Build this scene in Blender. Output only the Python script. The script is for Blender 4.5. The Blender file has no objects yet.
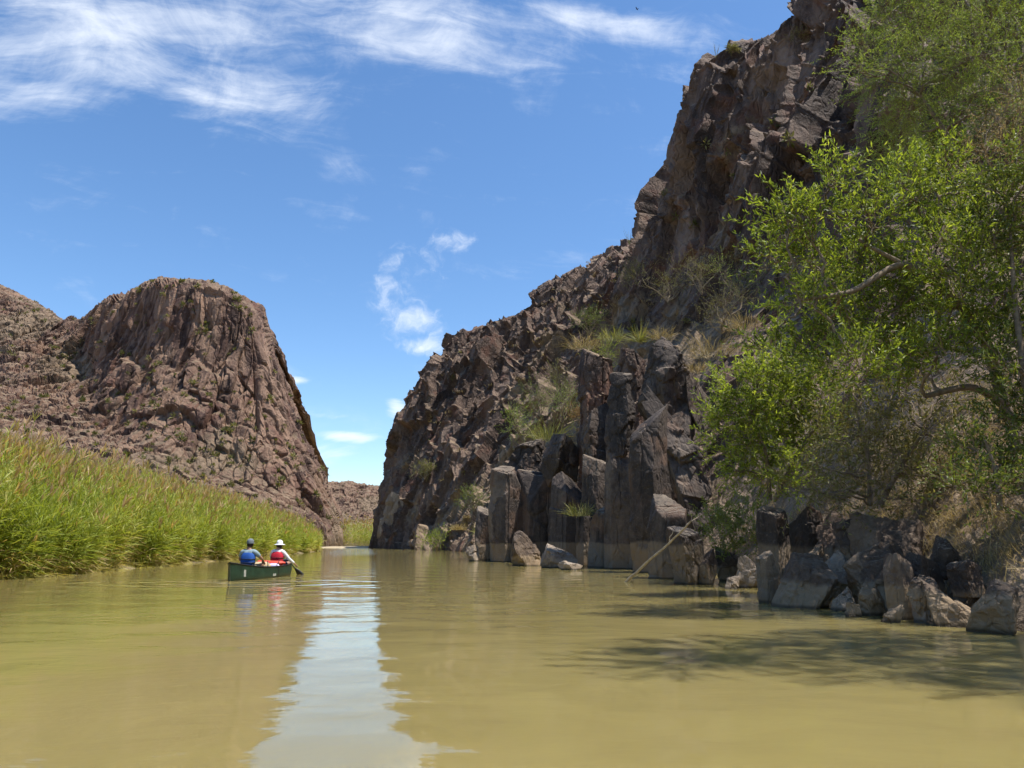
import bpy, bmesh, math, random
import numpy as np
from mathutils import Vector, Matrix

rng = np.random.default_rng(7)
random.seed(7)
sc = bpy.context.scene
COL = sc.collection
R = math.radians

# ------------------------------------------------------------------ camera
F = 745.0; CX, CY = 512.0, 384.0; CAMZ = 1.05; PITCH = R(11.9)
cam_d = bpy.data.cameras.new("camera"); cam = bpy.data.objects.new("camera", cam_d); COL.objects.link(cam)
cam_d.sensor_width = 36; cam_d.lens = F / 1024 * 36; cam_d.clip_end = 8000; cam_d.clip_start = 0.05
cam.location = (0, 0, CAMZ); cam.rotation_euler = (R(90) + PITCH, 0, 0)
sc.camera = cam
CP, SP = math.cos(PITCH), math.sin(PITCH)

def ray(px, py):
    u = (px - CX) / F; v = (CY - py) / F
    return Vector((u, CP - SP * v, SP + CP * v))
def at(px, py, depth):
    d = ray(px, py); k = depth / d.y
    return Vector((d.x * k, depth, CAMZ + d.z * k))
def on_water(px, py, z=0.0):
    d = ray(px, py); k = (z - CAMZ) / d.z
    return Vector((d.x * k, d.y * k, z))
def proj(P):
    P = np.asarray(P, float); x = P[..., 0]; y = P[..., 1]; z = P[..., 2] - CAMZ
    zc = np.maximum(y * CP + z * SP, 0.5); yc = -y * SP + z * CP
    return CX + F * x / zc, CY - F * yc / zc

# ------------------------------------------------------------------ light, sky, exposure
SUN = Vector((0.39, -0.06, 0.92)).normalized()
SUN_EL = math.asin(SUN.z); SUN_AZ = math.atan2(SUN.x, SUN.y)
sun_d = bpy.data.lights.new("sun", 'SUN'); sun_d.energy = 4.3; sun_d.angle = R(0.5); sun_d.color = (1.0, 0.955, 0.88)
sun = bpy.data.objects.new("sun", sun_d); COL.objects.link(sun); sun.location = (30, -30, 80)
sun.rotation_euler = (-SUN).to_track_quat('-Z', 'Y').to_euler()
sc.view_settings.view_transform = 'Standard'; sc.view_settings.look = 'None'
sc.view_settings.gamma = 1; sc.view_settings.exposure = 0.72; sc.view_settings.use_curve_mapping = False
sc.render.engine = 'CYCLES'
cy = sc.cycles
cy.max_bounces = 5; cy.diffuse_bounces = 2; cy.glossy_bounces = 2; cy.transmission_bounces = 3; cy.transparent_max_bounces = 4
cy.use_denoising = True; cy.use_adaptive_sampling = True; cy.adaptive_threshold = 0.03
cy.caustics_reflective = False; cy.caustics_refractive = False

class NT:
    """small helper for node trees"""
    def __init__(s, tree): s.t = tree; s.n = tree.nodes; s.l = tree.links
    def node(s, typ, **kw):
        nd = s.n.new(typ)
        for k, v in kw.items():
            setattr(nd, k, v)
        return nd
    def link(s, a, b): s.l.new(a, b)
    def val(s, sock, v):
        if hasattr(v, 'is_output'): s.l.new(v, sock)
        elif isinstance(v, (tuple, list)) and len(v) == 3 and sock.type == 'RGBA': sock.default_value = (*v, 1)
        else: sock.default_value = v
    def math(s, op, a, b=None, c=None, clamp=False):
        nd = s.node('ShaderNodeMath', operation=op, use_clamp=clamp)
        s.val(nd.inputs[0], a)
        if b is not None: s.val(nd.inputs[1], b)
        if c is not None: s.val(nd.inputs[2], c)
        return nd.outputs[0]
    def vmath(s, op, a, b=None, out=0):
        nd = s.node('ShaderNodeVectorMath', operation=op)
        s.val(nd.inputs[0], a)
        if b is not None: s.val(nd.inputs[1], b)
        return nd.outputs[out]
    def maprange(s, v, a, b, c=0.0, d=1.0, smooth=True):
        nd = s.node('ShaderNodeMapRange', interpolation_type='SMOOTHSTEP' if smooth else 'LINEAR', clamp=True)
        s.val(nd.inputs[0], v)
        for i, q in enumerate((a, b, c, d)): s.val(nd.inputs[i + 1], q)
        return nd.outputs[0]
    def noise(s, vec, scale, detail=4, rough=0.55, dist=0.0, out=0):
        nd = s.node('ShaderNodeTexNoise')
        if vec is not None: s.link(vec, nd.inputs['Vector'])
        nd.inputs['Scale'].default_value = scale; nd.inputs['Detail'].default_value = detail
        nd.inputs['Roughness'].default_value = rough; nd.inputs['Distortion'].default_value = dist
        return nd.outputs[out]
    def voro(s, vec, scale, feature='F1', out=0, rnd=1.0):
        nd = s.node('ShaderNodeTexVoronoi', feature=feature)
        if vec is not None: s.link(vec, nd.inputs['Vector'])
        nd.inputs['Scale'].default_value = scale; nd.inputs['Randomness'].default_value = rnd
        return nd.outputs[out]
    def mapping(s, vec, scale=(1, 1, 1), loc=(0, 0, 0), rot=(0, 0, 0)):
        nd = s.node('ShaderNodeMapping'); s.link(vec, nd.inputs[0])
        nd.inputs['Location'].default_value = loc; nd.inputs['Rotation'].default_value = rot; nd.inputs['Scale'].default_value = scale
        return nd.outputs[0]
    def mix(s, f, a, b, mode='MIX'):
        nd = s.node('ShaderNodeMix', data_type='RGBA', blend_type=mode)
        s.val(nd.inputs[0], f); s.val(nd.inputs[6], a); s.val(nd.inputs[7], b)
        return nd.outputs[2]
    def ramp(s, f, stops):
        nd = s.node('ShaderNodeValToRGB'); s.link(f, nd.inputs[0])
        e = nd.color_ramp.elements
        while len(e) < len(stops): e.new(0.5)
        for i, (p, c) in enumerate(stops):
            e[i].position = p; e[i].color = (*c, 1)
        return nd.outputs[0]

def build_world():
    w = bpy.data.worlds.new("World"); sc.world = w; w.use_nodes = True
    w.cycles.sampling_method = 'MANUAL'; w.cycles.sample_map_resolution = 256
    t = NT(w.node_tree); t.n.clear()
    out = t.node('ShaderNodeOutputWorld'); bg = t.node('ShaderNodeBackground')
    sky = t.node('ShaderNodeTexSky', sky_type='NISHITA')
    sky.sun_disc = False; sky.sun_elevation = SUN_EL; sky.sun_rotation = SUN_AZ
    sky.air_density = 1.0; sky.dust_density = 0.4; sky.ozone_density = 2.5; sky.altitude = 600
    tc = t.node('ShaderNodeTexCoord'); sep = t.node('ShaderNodeSeparateXYZ'); t.link(tc.outputs['Generated'], sep.inputs[0])
    X, Y, Z = sep.outputs
    ys = t.math('MAXIMUM', Y, 0.02)
    comb = t.node('ShaderNodeCombineXYZ')
    t.link(t.math('DIVIDE', X, ys), comb.inputs[0]); t.link(t.math('DIVIDE', Z, ys), comb.inputs[1])
    uv = comb.outputs[0]
    front = t.maprange(Y, 0.1, 0.3)
    def tang(px, py):
        d = ray(px, py); return d.x / d.y, d.z / d.y
    def blob(px, py, rx, ry, ang, soft=0.25, amt=1.0):
        cx_, cy_ = tang(px, py); k = 1 / F * 1.08
        m = t.vmath('SUBTRACT', uv, (cx_, cy_, 0))
        m = t.mapping(m, rot=(0, 0, -R(ang)))
        m = t.mapping(m, scale=(1 / (rx * k), 1 / (ry * k), 1))
        ln = t.vmath('LENGTH', m, out=1)
        return t.math('MULTIPLY', t.maprange(ln, 1.0, soft), amt)
    def cloud(blobs, noise_fields, lo, hi, wm=0.62, wn=1.0):
        acc = None
        for b in blobs:
            v = blob(*b)
            acc = v if acc is None else t.math('MAXIMUM', acc, v)
        return t.maprange(t.math('MULTIPLY_ADD', acc, wm, t.math('MULTIPLY', noise_fields, wn)), lo, hi, smooth=True)
    # fibrous cirrus: noise stretched along the streak direction, warped
    warp = t.noise(uv, 3.0, 3, 0.6, out=1)
    wv = t.vmath('ADD', uv, t.vmath('MULTIPLY', t.vmath('SUBTRACT', warp, (.5, .5, .5)), (0.10, 0.10, 0)))
    st = t.mapping(t.mapping(wv, rot=(0, 0, R(8))), scale=(1.8, 7.5, 1))
    n1 = t.noise(st, 2.6, 9, 0.62, 0.5)
    n2 = t.noise(wv, 7.0, 10, 0.68, 0.6)
    big = t.math('ADD', t.math('MULTIPLY', n1, 0.55), t.math('MULTIPLY', n2, 0.45))
    puff = t.noise(t.vmath('ADD', uv, t.vmath('MULTIPLY', t.vmath('SUBTRACT', t.noise(uv, 14.0, 4, 0.6, out=1), (.5, .5, .5)), (0.07, 0.05, 0))), 24, 8, 0.64, 0.3)
    c1 = cloud([(120, 30, 420, 120, 4, 0.0, 1.0), (240, 90, 170, 80, -20, 0.0, 0.8), (420, 25, 340, 90, -8, 0.0, 0.85), (20, 95, 200, 45, 0, 0.0, .8),
                (600, 25, 230, 40, -9, 0.0, 0.78)], big, 0.90, 1.66, 0.5, 1.7)
    c2 = cloud([(408, 318, 74, 44, -18, 0.0, 1.0), (425, 345, 48, 22, 0, 0, 1.05), (408, 262, 78, 40, -6, 0.0, 0.8), (450, 240, 48, 26, 10, 0.0, 0.9), (392, 292, 60, 60, -40, 0, .62)], puff, 0.90, 1.6, 0.6, 1.3)
    thin = t.noise(t.mapping(wv, scale=(5, 22, 1)), 2.2, 7, 0.6)
    c3 = cloud([(294, 380, 30, 9, 0, 0.0, 1.0), (350, 437, 60, 11, -4, 0.0, .95), (397, 408, 24, 20, -10, 0.0, 0.95), (320, 415, 70, 12, 0, 0, .7), (330, 455, 80, 24, 0, 0, .6)], thin, 0.74, 1.2)
    cl = t.math('MAXIMUM', t.math('MULTIPLY', c1, 0.82), t.math('MAXIMUM', t.math('MULTIPLY', c2, 0.8), t.math('MULTIPLY', c3, 0.75)))
    cl = t.math('MULTIPLY', cl, front)
    hs = t.node('ShaderNodeHueSaturation'); hs.inputs['Saturation'].default_value = 1.15; hs.inputs['Value'].default_value = 1.0
    t.link(sky.outputs[0], hs.inputs['Color'])
    col = t.mix(cl, hs.outputs[0], (5.6, 5.9, 6.3))
    t.link(col, bg.inputs[0]); bg.inputs[1].default_value = 0.125
    t.link(bg.outputs[0], out.inputs[0])
build_world()

# ------------------------------------------------------------------ noise on arrays
U = np.uint32
def _hash32(ix, iy, iz, seed):
    h = ix.astype(U) * U(374761393) + iy.astype(U) * U(668265263) + iz.astype(U) * U(2246822519) + U((seed * 1274126177) & 0xFFFFFFFF)
    h = (h ^ (h >> U(13))) * U(1274126177)
    h = (h ^ (h >> U(16))) * U(2246822519)
    return h ^ (h >> U(15))
def _hash(ix, iy, iz, seed): return (_hash32(ix, iy, iz, seed) & U(0xFFFFFF)).astype(np.float32) * np.float32(1 / 16777216.0)
def _bits(h, k): return ((h >> U(8 * k)) & U(255)).astype(np.float32) * np.float32(1 / 255.0)
def vnoise(P, scale=1.0, seed=0):
    Q = (P * np.asarray(scale)).astype(np.float32); I = np.floor(Q).astype(np.int32); f = (Q - I); f = f * f * f * (f * (f * 6 - 15) + 10)
    out = 0
    for a in (0, 1):
        for b in (0, 1):
            for c in (0, 1):
                w = (f[:, 0] if a else 1 - f[:, 0]) * (f[:, 1] if b else 1 - f[:, 1]) * (f[:, 2] if c else 1 - f[:, 2])
                out = out + w * _hash(I[:, 0] + a, I[:, 1] + b, I[:, 2] + c, seed)
    return out * 2 - 1
def fbm(P, scale=1.0, octaves=5, seed=0, gain=0.5):
    o = 0; a = 1; s = np.asarray(scale, float)
    for k in range(octaves):
        o = o + a * vnoise(P, s, seed + 17 * k); s = s * 2.03; a *= gain
    return o
def blocks(P, cell, seed, tilt=0.7, soft=0.10):
    """fractured-rock relief: a random step and a random tilt for every Voronoi cell (soft edges); also the crack field F2-F1"""
    Q = (P / np.asarray(cell, float)).astype(np.float32); I = np.floor(Q - 0.5).astype(np.int32)
    D = []; V = []
    for a in (0, 1):
        for b in (0, 1):
            for c in (0, 1):
                x, y, z = I[:, 0] + a, I[:, 1] + b, I[:, 2] + c
                rel = np.empty_like(Q)
                h = _hash32(x, y, z, seed); g = _hash32(x, y, z, seed + 77)
                for k, i in enumerate((x, y, z)): rel[:, k] = Q[:, k] - (i + .18 + .64 * _bits(h, k))
                D.append(np.sqrt((rel * rel).sum(1)))
                v = _bits(h, 3) * 2 - 1
                for k in range(3): v = v + 2 * tilt * rel[:, k] * (_bits(g, k) * 2 - 1)
                V.append(v)
    D = np.array(D); V = np.array(V); S = np.partition(D, 1, axis=0)
    Wt = np.exp(-(D - S[0]) / (soft * 0.4)); Wt /= Wt.sum(0)
    return (Wt * V).sum(0), S[1] - S[0]

# ------------------------------------------------------------------ mesh helpers
def tag(o, label=None, category=None, group=None, kind=None):
    if label: o['label'] = label
    if category: o['category'] = category
    if group: o['group'] = group
    if kind: o['kind'] = kind
    return o
def mesh_obj(name, V, Fq, mats, parent=None, smooth=False, attrs=None, midx=None, loc=None, corner=4):
    """V (n,3); Fq (m,corner) array of one polygon size"""
    V = np.asarray(V, np.float32)
    if loc is not None: V = V - np.asarray(loc, np.float32)
    Fq = np.asarray(Fq, np.int32); k = Fq.shape[1]
    me = bpy.data.meshes.new(name)
    me.vertices.add(len(V)); me.vertices.foreach_set('co', V.ravel())
    me.loops.add(Fq.size); me.loops.foreach_set('vertex_index', Fq.ravel())
    me.polygons.add(len(Fq)); me.polygons.foreach_set('loop_start', np.arange(0, Fq.size, k, dtype=np.int32))
    if midx is not None: me.polygons.foreach_set('material_index', np.asarray(midx, np.int32))
    me.update(calc_edges=True)
    me.polygons.foreach_set('use_smooth', np.full(len(Fq), smooth, bool))
    for nm, arr in (attrs or {}).items():
        a = me.attributes.new(nm, 'FLOAT', 'POINT'); a.data.foreach_set('value', np.asarray(arr, np.float32))
    for m in (mats if isinstance(mats, (list, tuple)) else [mats]): me.materials.append(m)
    o = bpy.data.objects.new(name, me); COL.objects.link(o)
    if loc is not None: o.location = loc
    if parent: o.parent = parent
    return o
def bm_obj(name, bm, mats, parent=None, smooth=False, loc=None):
    me = bpy.data.meshes.new(name)
    bmesh.ops.recalc_face_normals(bm, faces=bm.faces[:])
    bm.to_mesh(me); bm.free()
    me.polygons.foreach_set('use_smooth', np.full(len(me.polygons), smooth, bool))
    for m in (mats if isinstance(mats, (list, tuple)) else [mats]): me.materials.append(m)
    o = bpy.data.objects.new(name, me); COL.objects.link(o)
    if loc is not None: o.location = loc
    if parent: o.parent = parent
    return o
def empty(name, loc, rotz=0.0):
    o = bpy.data.objects.new(name, None); COL.objects.link(o); o.location = loc; o.rotation_euler = (0, 0, rotz); o.empty_display_size = 0.2
    return o
def catmull(A, counts):
    """A (n, ...) control rows -> dense rows, counts[i] samples in segment i; chord-length tangents, so uneven rows do not overshoot"""
    n = len(A); out = []; k = min(3, A.shape[-1])
    h = np.linalg.norm(np.diff(A[..., :k], axis=0), axis=-1, keepdims=True) + 1e-6
    s = np.diff(A, axis=0) / h; T = np.empty_like(A); T[0] = s[0]; T[-1] = s[-1]
    T[1:-1] = (s[:-1] * h[1:] + s[1:] * h[:-1]) / (h[:-1] + h[1:])
    for i in range(n - 1):
        p1 = A[i]; p2 = A[i + 1]; m1 = T[i] * h[i] * .85; m2 = T[i + 1] * h[i] * .85
        last = i == n - 2
        for t in np.linspace(0, 1, counts[i] + (1 if last else 0), endpoint=last):
            t2 = t * t; t3 = t2 * t
            out.append((2 * t3 - 3 * t2 + 1) * p1 + (t3 - 2 * t2 + t) * m1 + (-2 * t3 + 3 * t2) * p2 + (t3 - t2) * m2)
    return np.array(out)
def net_surface(net, dens=1.0, lo=6, hi=120):
    """net (U,V,C) control net, C>=3 -> dense grid (nu,nv,C), denser where it is large in view"""
    px, py = proj(net)
    du = np.hypot(np.diff(px, axis=0), np.diff(py, axis=0)); dv = np.hypot(np.diff(px, axis=1), np.diff(py, axis=1))
    pxm = F / np.maximum(net[..., 1], 6.0)
    lu = np.linalg.norm(np.diff(net[..., :3], axis=0), axis=-1) * (pxm[1:] + pxm[:-1]) / 2; lv = np.linalg.norm(np.diff(net[..., :3], axis=1), axis=-1) * (pxm[:, 1:] + pxm[:, :-1]) / 2
    du = np.maximum(du, .6 * lu); dv = np.maximum(dv, .6 * lv)
    cu = np.clip(du.mean(1) * dens * 1.3, lo, hi * 1.5).astype(int); cv = np.clip(np.median(dv, axis=0) * dens, lo, hi).astype(int)
    for i in range(len(cu)):
        a, b = px[i:i + 2, 1:-2], py[i:i + 2, 1:-2]
        if a.max() < -60 or a.min() > 1100: cu[i] = max(8, cu[i] // 6)
    cv[-1] = 8; cv[-2] = min(cv[-2], 40)
    G = catmull(net, cu); G = catmull(np.swapaxes(G, 0, 1), cv)
    return np.swapaxes(G, 0, 1)
def grid_faces(nu, nv):
    i = np.arange(nu * nv).reshape(nu, nv)
    return np.stack([i[:-1, :-1], i[1:, :-1], i[1:, 1:], i[:-1, 1:]], -1).reshape(-1, 4)
def grid_normals(G):
    a = np.gradient(G, axis=0); b = np.gradient(G, axis=1)
    N = np.cross(a, b); return N / (np.linalg.norm(N, axis=-1, keepdims=True) + 1e-9)

# ------------------------------------------------------------------ materials
def principled(name):
    m = bpy.data.materials.new(name); m.use_nodes = True
    t = NT(m.node_tree); b = t.n['Principled BSDF']
    return m, t, b
def rock_material(name, dark, mid, pale, soil, scale=1.0, slope=(0.55, 0.8), stain=None, bump=0.25, attr=None, streak=0.5, speck=0.5, veins=0.0, red=None):
    m, t, b = principled(name)
    g = t.node('ShaderNodeNewGeometry'); P = g.outputs['Position']
    n1 = t.noise(P, 0.16 * scale, 5, 0.62)
    n2 = t.noise(t.mapping(P, scale=(1, 1, 0.16)), 0.9 * scale, 4, 0.6)
    n3 = t.noise(P, 2.6 * scale, 5, 0.7)
    cell = t.node('ShaderNodeTexVoronoi'); cell.inputs['Scale'].default_value = 0.55 * scale
    wp = t.vmath('ADD', t.mapping(P, scale=(1, 1, 0.4)), t.vmath('MULTIPLY', t.noise(P, 1.2 * scale, 1, out=1), (0.9 / scale, 0.9 / scale, 0.9 / scale)))
    t.link(wp, cell.inputs['Vector'])
    sepc = t.node('ShaderNodeSeparateColor'); t.link(cell.outputs['Color'], sepc.inputs[0])
    k = t.math('ADD', t.math('MULTIPLY', n1, 0.5), t.math('ADD', t.math('MULTIPLY', n2, 0.35 * streak * 2), t.math('MULTIPLY', sepc.outputs[0], 0.2)))
    k = t.math('ADD', k, t.math('MULTIPLY', t.math('SUBTRACT', n3, 0.5), 0.35))
    col = t.ramp(k, [(0.32, dark), (0.52, mid), (0.74, pale)])
    if red:
        col = t.mix(t.math('MULTIPLY', t.maprange(t.noise(P, 0.5 * scale, 3, 0.6), 0.52, 0.66), 0.6), col, red)
    if veins:   # bleached and dark-varnished streaks running down the faces
        vn = t.noise(t.mapping(P, scale=(1, 1, 0.07)), 0.22, 5, 0.65)
        col = t.mix(t.math('MULTIPLY', t.maprange(vn, 0.53, 0.64), veins), col, pale)
        col = t.mix(t.math('MULTIPLY', t.maprange(vn, 0.46, 0.36), veins), col, dark)
    # light mineral specks and small pits
    col = t.mix(t.math('MULTIPLY', t.maprange(t.noise(P, 9 * scale, 2, 0.7), 0.55, 0.75), speck), col, pale)
    # flat ledges hold soil and gravel
    sn = t.node('ShaderNodeSeparateXYZ'); t.link(g.outputs['Normal'], sn.inputs[0])
    up = t.math('ADD', sn.outputs[2], t.math('MULTIPLY', t.math('SUBTRACT', n3, 0.5), 0.5))
    f = t.maprange(up, slope[0], slope[1])
    soilc = t.mix(t.maprange(t.noise(P, 1.3 * scale, 4, 0.7), 0.4, 0.62), soil, tuple(c * 0.55 for c in soil))
    if attr:
        at_ = t.node('ShaderNodeAttribute', attribute_name=attr)
        f = t.math('MAXIMUM', f, t.maprange(t.math('ADD', at_.outputs['Fac'], t.math('MULTIPLY', t.math('SUBTRACT', n3, 0.5), 0.8)), 0.4, 0.6))
    col = t.mix(f, col, soilc)
    if stain:   # silt line the river leaves at high water
        sp = t.node('ShaderNodeSeparateXYZ'); t.link(P, sp.inputs[0])
        zz = t.math('ADD', sp.outputs[2], t.math('MULTIPLY', t.math('SUBTRACT', t.noise(P, 0.8, 4), 0.5), 0.5))
        col = t.mix(t.math('MULTIPLY', t.maprange(zz, stain[0] + 0.06, stain[0] - 0.06), stain[2]), col, t.mix(t.noise(P, 3, 5, 0.7), stain[1], tuple(c * 0.6 for c in stain[1])))
        col = t.mix(t.maprange(sp.outputs[2], 0.07, 0.02), col, tuple(c * 0.25 for c in stain[1]))
    t.link(col, b.inputs['Base Color'])
    b.inputs['Roughness'].default_value = 0.82; b.inputs['Specular IOR Level'].default_value = 0.25
    crack = t.voro(wp, 1.6 * scale, 'DISTANCE_TO_EDGE')
    h = t.math('ADD', t.math('MULTIPLY', n3, 0.8), t.math('MULTIPLY', t.math('MINIMUM', crack, 0.12), 2.0))
    bp = t.node('ShaderNodeBump'); bp.inputs['Strength'].default_value = 0.9; bp.inputs['Distance'].default_value = bump
    t.link(h, bp.inputs['Height']); t.link(bp.outputs[0], b.inputs['Normal'])
    return m
def leaf_material(name, stops, trans=0.45, gloss=0.3, tmul=(1.3, 1.25, 0.5)):
    m = bpy.data.materials.new(name); m.use_nodes = True; t = NT(m.node_tree); t.n.clear()
    out = t.node('ShaderNodeOutputMaterial')
    a = t.node('ShaderNodeAttribute', attribute_name='var')
    col = t.ramp(a.outputs['Fac'], stops)
    p = t.node('ShaderNodeBsdfPrincipled'); t.link(col, p.inputs['Base Color']); p.inputs['Roughness'].default_value = 0.5; p.inputs['Specular IOR Level'].default_value = gloss
    tr = t.node('ShaderNodeBsdfTranslucent'); t.link(t.mix(1.0, col, tmul, 'MULTIPLY'), tr.inputs[0])
    mx = t.node('ShaderNodeMixShader'); mx.inputs[0].default_value = trans
    t.link(p.outputs[0], mx.inputs[1]); t.link(tr.outputs[0], mx.inputs[2]); t.link(mx.outputs[0], out.inputs[0])
    return m
def plain(name, col, rough=0.6, spec=0.4, var=0.25, scale=6.0, bump=0.0):
    m, t, b = principled(name)
    g = t.node('ShaderNodeTexCoord'); n = t.noise(g.outputs['Object'], scale, 5, 0.65)
    c = t.mix(t.maprange(n, 0.3, 0.7), tuple(x * (1 - var) for x in col), tuple(min(1, x * (1 + var)) for x in col))
    t.link(c, b.inputs['Base Color']); b.inputs['Roughness'].default_value = rough; b.inputs['Specular IOR Level'].default_value = spec
    if bump:
        bp = t.node('ShaderNodeBump'); bp.inputs['Distance'].default_value = bump; t.link(n, bp.inputs['Height']); t.link(bp.outputs[0], b.inputs['Normal'])
    return m

M_CLIFF = rock_material("cliff_rock", (0.034, 0.024, 0.020), (0.10, 0.066, 0.050), (0.25, 0.175, 0.13), (0.26, 0.187, 0.122), 0.8, (0.55, 0.8), None, 0.3, 'soil', veins=0.4, red=(0.16, 0.075, 0.05))
M_FAR = rock_material("mountain_rock", (0.030, 0.017, 0.014), (0.088, 0.048, 0.035), (0.24, 0.15, 0.10), (0.22, 0.155, 0.10), 0.35, (0.62, 0.85), None, 0.5, 'soil', streak=0.8, veins=0.75, red=(0.14, 0.065, 0.045))
M_BASALT = rock_material("basalt", (0.026, 0.021, 0.018), (0.064, 0.049, 0.041), (0.18, 0.14, 0.11), (0.24, 0.19, 0.14), 1.6, (0.75, 0.95), (0.95, (0.30, 0.225, 0.15), 0.7), 0.06, red=(0.15, 0.09, 0.06))
M_BOULD = rock_material("bank_boulder", (0.045, 0.032, 0.024), (0.098, 0.069, 0.050), (0.22, 0.16, 0.11), (0.25, 0.195, 0.14), 2.4, (0.8, 0.97), (0.42, (0.33, 0.24, 0.15), 0.85), 0.05)
M_PALE = rock_material("pale_boulder", (0.12, 0.09, 0.07), (0.23, 0.175, 0.13), (0.40, 0.32, 0.24), (0.36, 0.29, 0.22), 2.4, (0.8, 0.97), (0.3, (0.34, 0.28, 0.21), 0.4), 0.05)

# ------------------------------------------------------------------ setting: ground, water, banks, cliffs, mountains
def water_material():
    m, t, b = principled("muddy_water")
    g = t.node('ShaderNodeNewGeometry'); P = g.outputs['Position']
    n = t.noise(P, 0.12, 4, 0.6)
    col = t.mix(t.maprange(n, 0.35, 0.65), (0.222, 0.178, 0.064), (0.256, 0.207, 0.078))
    t.link(col, b.inputs['Base Color'])
    b.inputs['Roughness'].default_value = 0.025; b.inputs['IOR'].default_value = 1.33; b.inputs['Specular IOR Level'].default_value = 0.5
    b.subsurface_method = 'BURLEY'; b.inputs['Subsurface Weight'].default_value = 1.0; b.inputs['Subsurface Radius'].default_value = (0.5, 0.42, 0.22); b.inputs['Subsurface Scale'].default_value = 0.55
    w = t.vmath('ADD', P, t.vmath('MULTIPLY', t.noise(P, 0.5, 3, out=1), (0.8, 0.8, 0)))
    a1 = t.noise(t.mapping(w, scale=(0.7, 1.0, 1), rot=(0, 0, R(12))), 0.85, 2, 0.45)
    a2 = t.noise(t.mapping(w, scale=(0.8, 1.6, 1), rot=(0, 0, R(-14))), 4.0, 3, 0.5)
    a3 = t.noise(t.mapping(w, scale=(0.9, 1.5, 1), rot=(0, 0, R(30))), 11.0, 2, 0.5)
    calm = t.maprange(t.noise(t.mapping(P, scale=(1, 0.35, 1)), 0.25, 3), 0.35, 0.7, 0.35, 1.0)
    sp = t.node('ShaderNodeSeparateXYZ'); t.link(P, sp.inputs[0])
    riffle = t.math('MULTIPLY', t.maprange(sp.outputs[1], 42, 75, 0.0, 3.5), t.maprange(sp.outputs[0], -6, -13))
    h = t.math('ADD', t.math('MULTIPLY', a1, 0.030), t.math('MULTIPLY', t.math('MULTIPLY', a2, 0.0046), t.math('ADD', calm, riffle)))
    h = t.math('ADD', h, t.math('MULTIPLY', t.math('MULTIPLY', a3, 0.0015), calm))
    # the canoe's wake: rings spreading from its stern
    dv = t.vmath('LENGTH', t.vmath('MULTIPLY', t.vmath('SUBTRACT', P, (-7.35, 19.6, 0)), (0.75, 1.5, 0)), out=1)
    wake = t.math('MULTIPLY', t.math('SINE', t.math('MULTIPLY', t.math('ADD', dv, t.math('MULTIPLY', a1, 0.6)), 6.0)), t.maprange(dv, 0.3, 4.0, 0.022, 0.0))
    h = t.math('ADD', h, wake)
    bp = t.node('ShaderNodeBump'); bp.inputs['Strength'].default_value = 1.0; bp.inputs['Distance'].default_value = 1.0
    t.link(h, bp.inputs['Height']); t.link(bp.outputs[0], b.inputs['Normal'])
    return m
def sheet(name, x0, x1, y0, y1, z, mat, n=2):
    xs = np.linspace(x0, x1, n); ys = np.linspace(y0, y1, n)
    G = np.stack([*np.meshgrid(xs, ys, indexing='ij'), np.full((n, n), z)], -1)
    return tag(mesh_obj(name, G.reshape(-1, 3), grid_faces(n, n), mat), kind='structure')
M_DESERT = plain("desert_soil", (0.27, 0.2, 0.13), 0.95, 0.1, 0.3, 0.05)
sheet("ground", -4000, 4000, -4000, 4000, -1.6, M_DESERT)
sheet("river_water", -70, 160, -120, 330, 0.0, water_material())

def terrain_net(name, stations, amps, soils, mat, dens, back, relief, hi=120, smooth=False):
    net = []
    for st, am, so in zip(stations, amps, soils):
        row = []
        P = [p if len(p) == 4 else at(*p) for p in st]
        P = [Vector(p[:3]) for p in P]
        low = P[0].copy(); low.z = -1.5
        if P[0].z < 0.6: P[0].z = -0.15
        crest = P[-1]
        b1 = crest + Vector(back[0]); b2 = b1 + Vector(back[1])
        allp = [low] + P + [b1, b2]
        A = [am[0]] + list(am) + [am[-1], am[-1]]; S = [so[0]] + list(so) + [so[-1], so[-1]]
        for p, a, s in zip(allp, A, S): row.append((*p, a, s))
        net.append(row)
    net = np.array(net, float)
    G = net_surface(net, dens, 6, hi)
    nu, nv = G.shape[:2]
    N = grid_normals(G[..., :3]).reshape(-1, 3)
    P = G[..., :3].reshape(-1, 3); a = G[..., 3].reshape(-1); s = G[..., 4].reshape(-1)
    flip = 1.0
    mid = P.mean(0)
    if (N * (np.array((0, 0, CAMZ)) - P)).sum() < 0: flip = -1.0
    N = N * flip
    d, extra_soil = relief(P)
    P2 = P + N * (d * a)[:, None]
    Fq = grid_faces(nu, nv)
    if flip < 0: Fq = Fq[:, ::-1]
    return tag(mesh_obj(name, P2, Fq, mat, smooth=smooth, attrs={'soil': np.clip(s + extra_soil, 0, 1)}), kind='structure')

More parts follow.
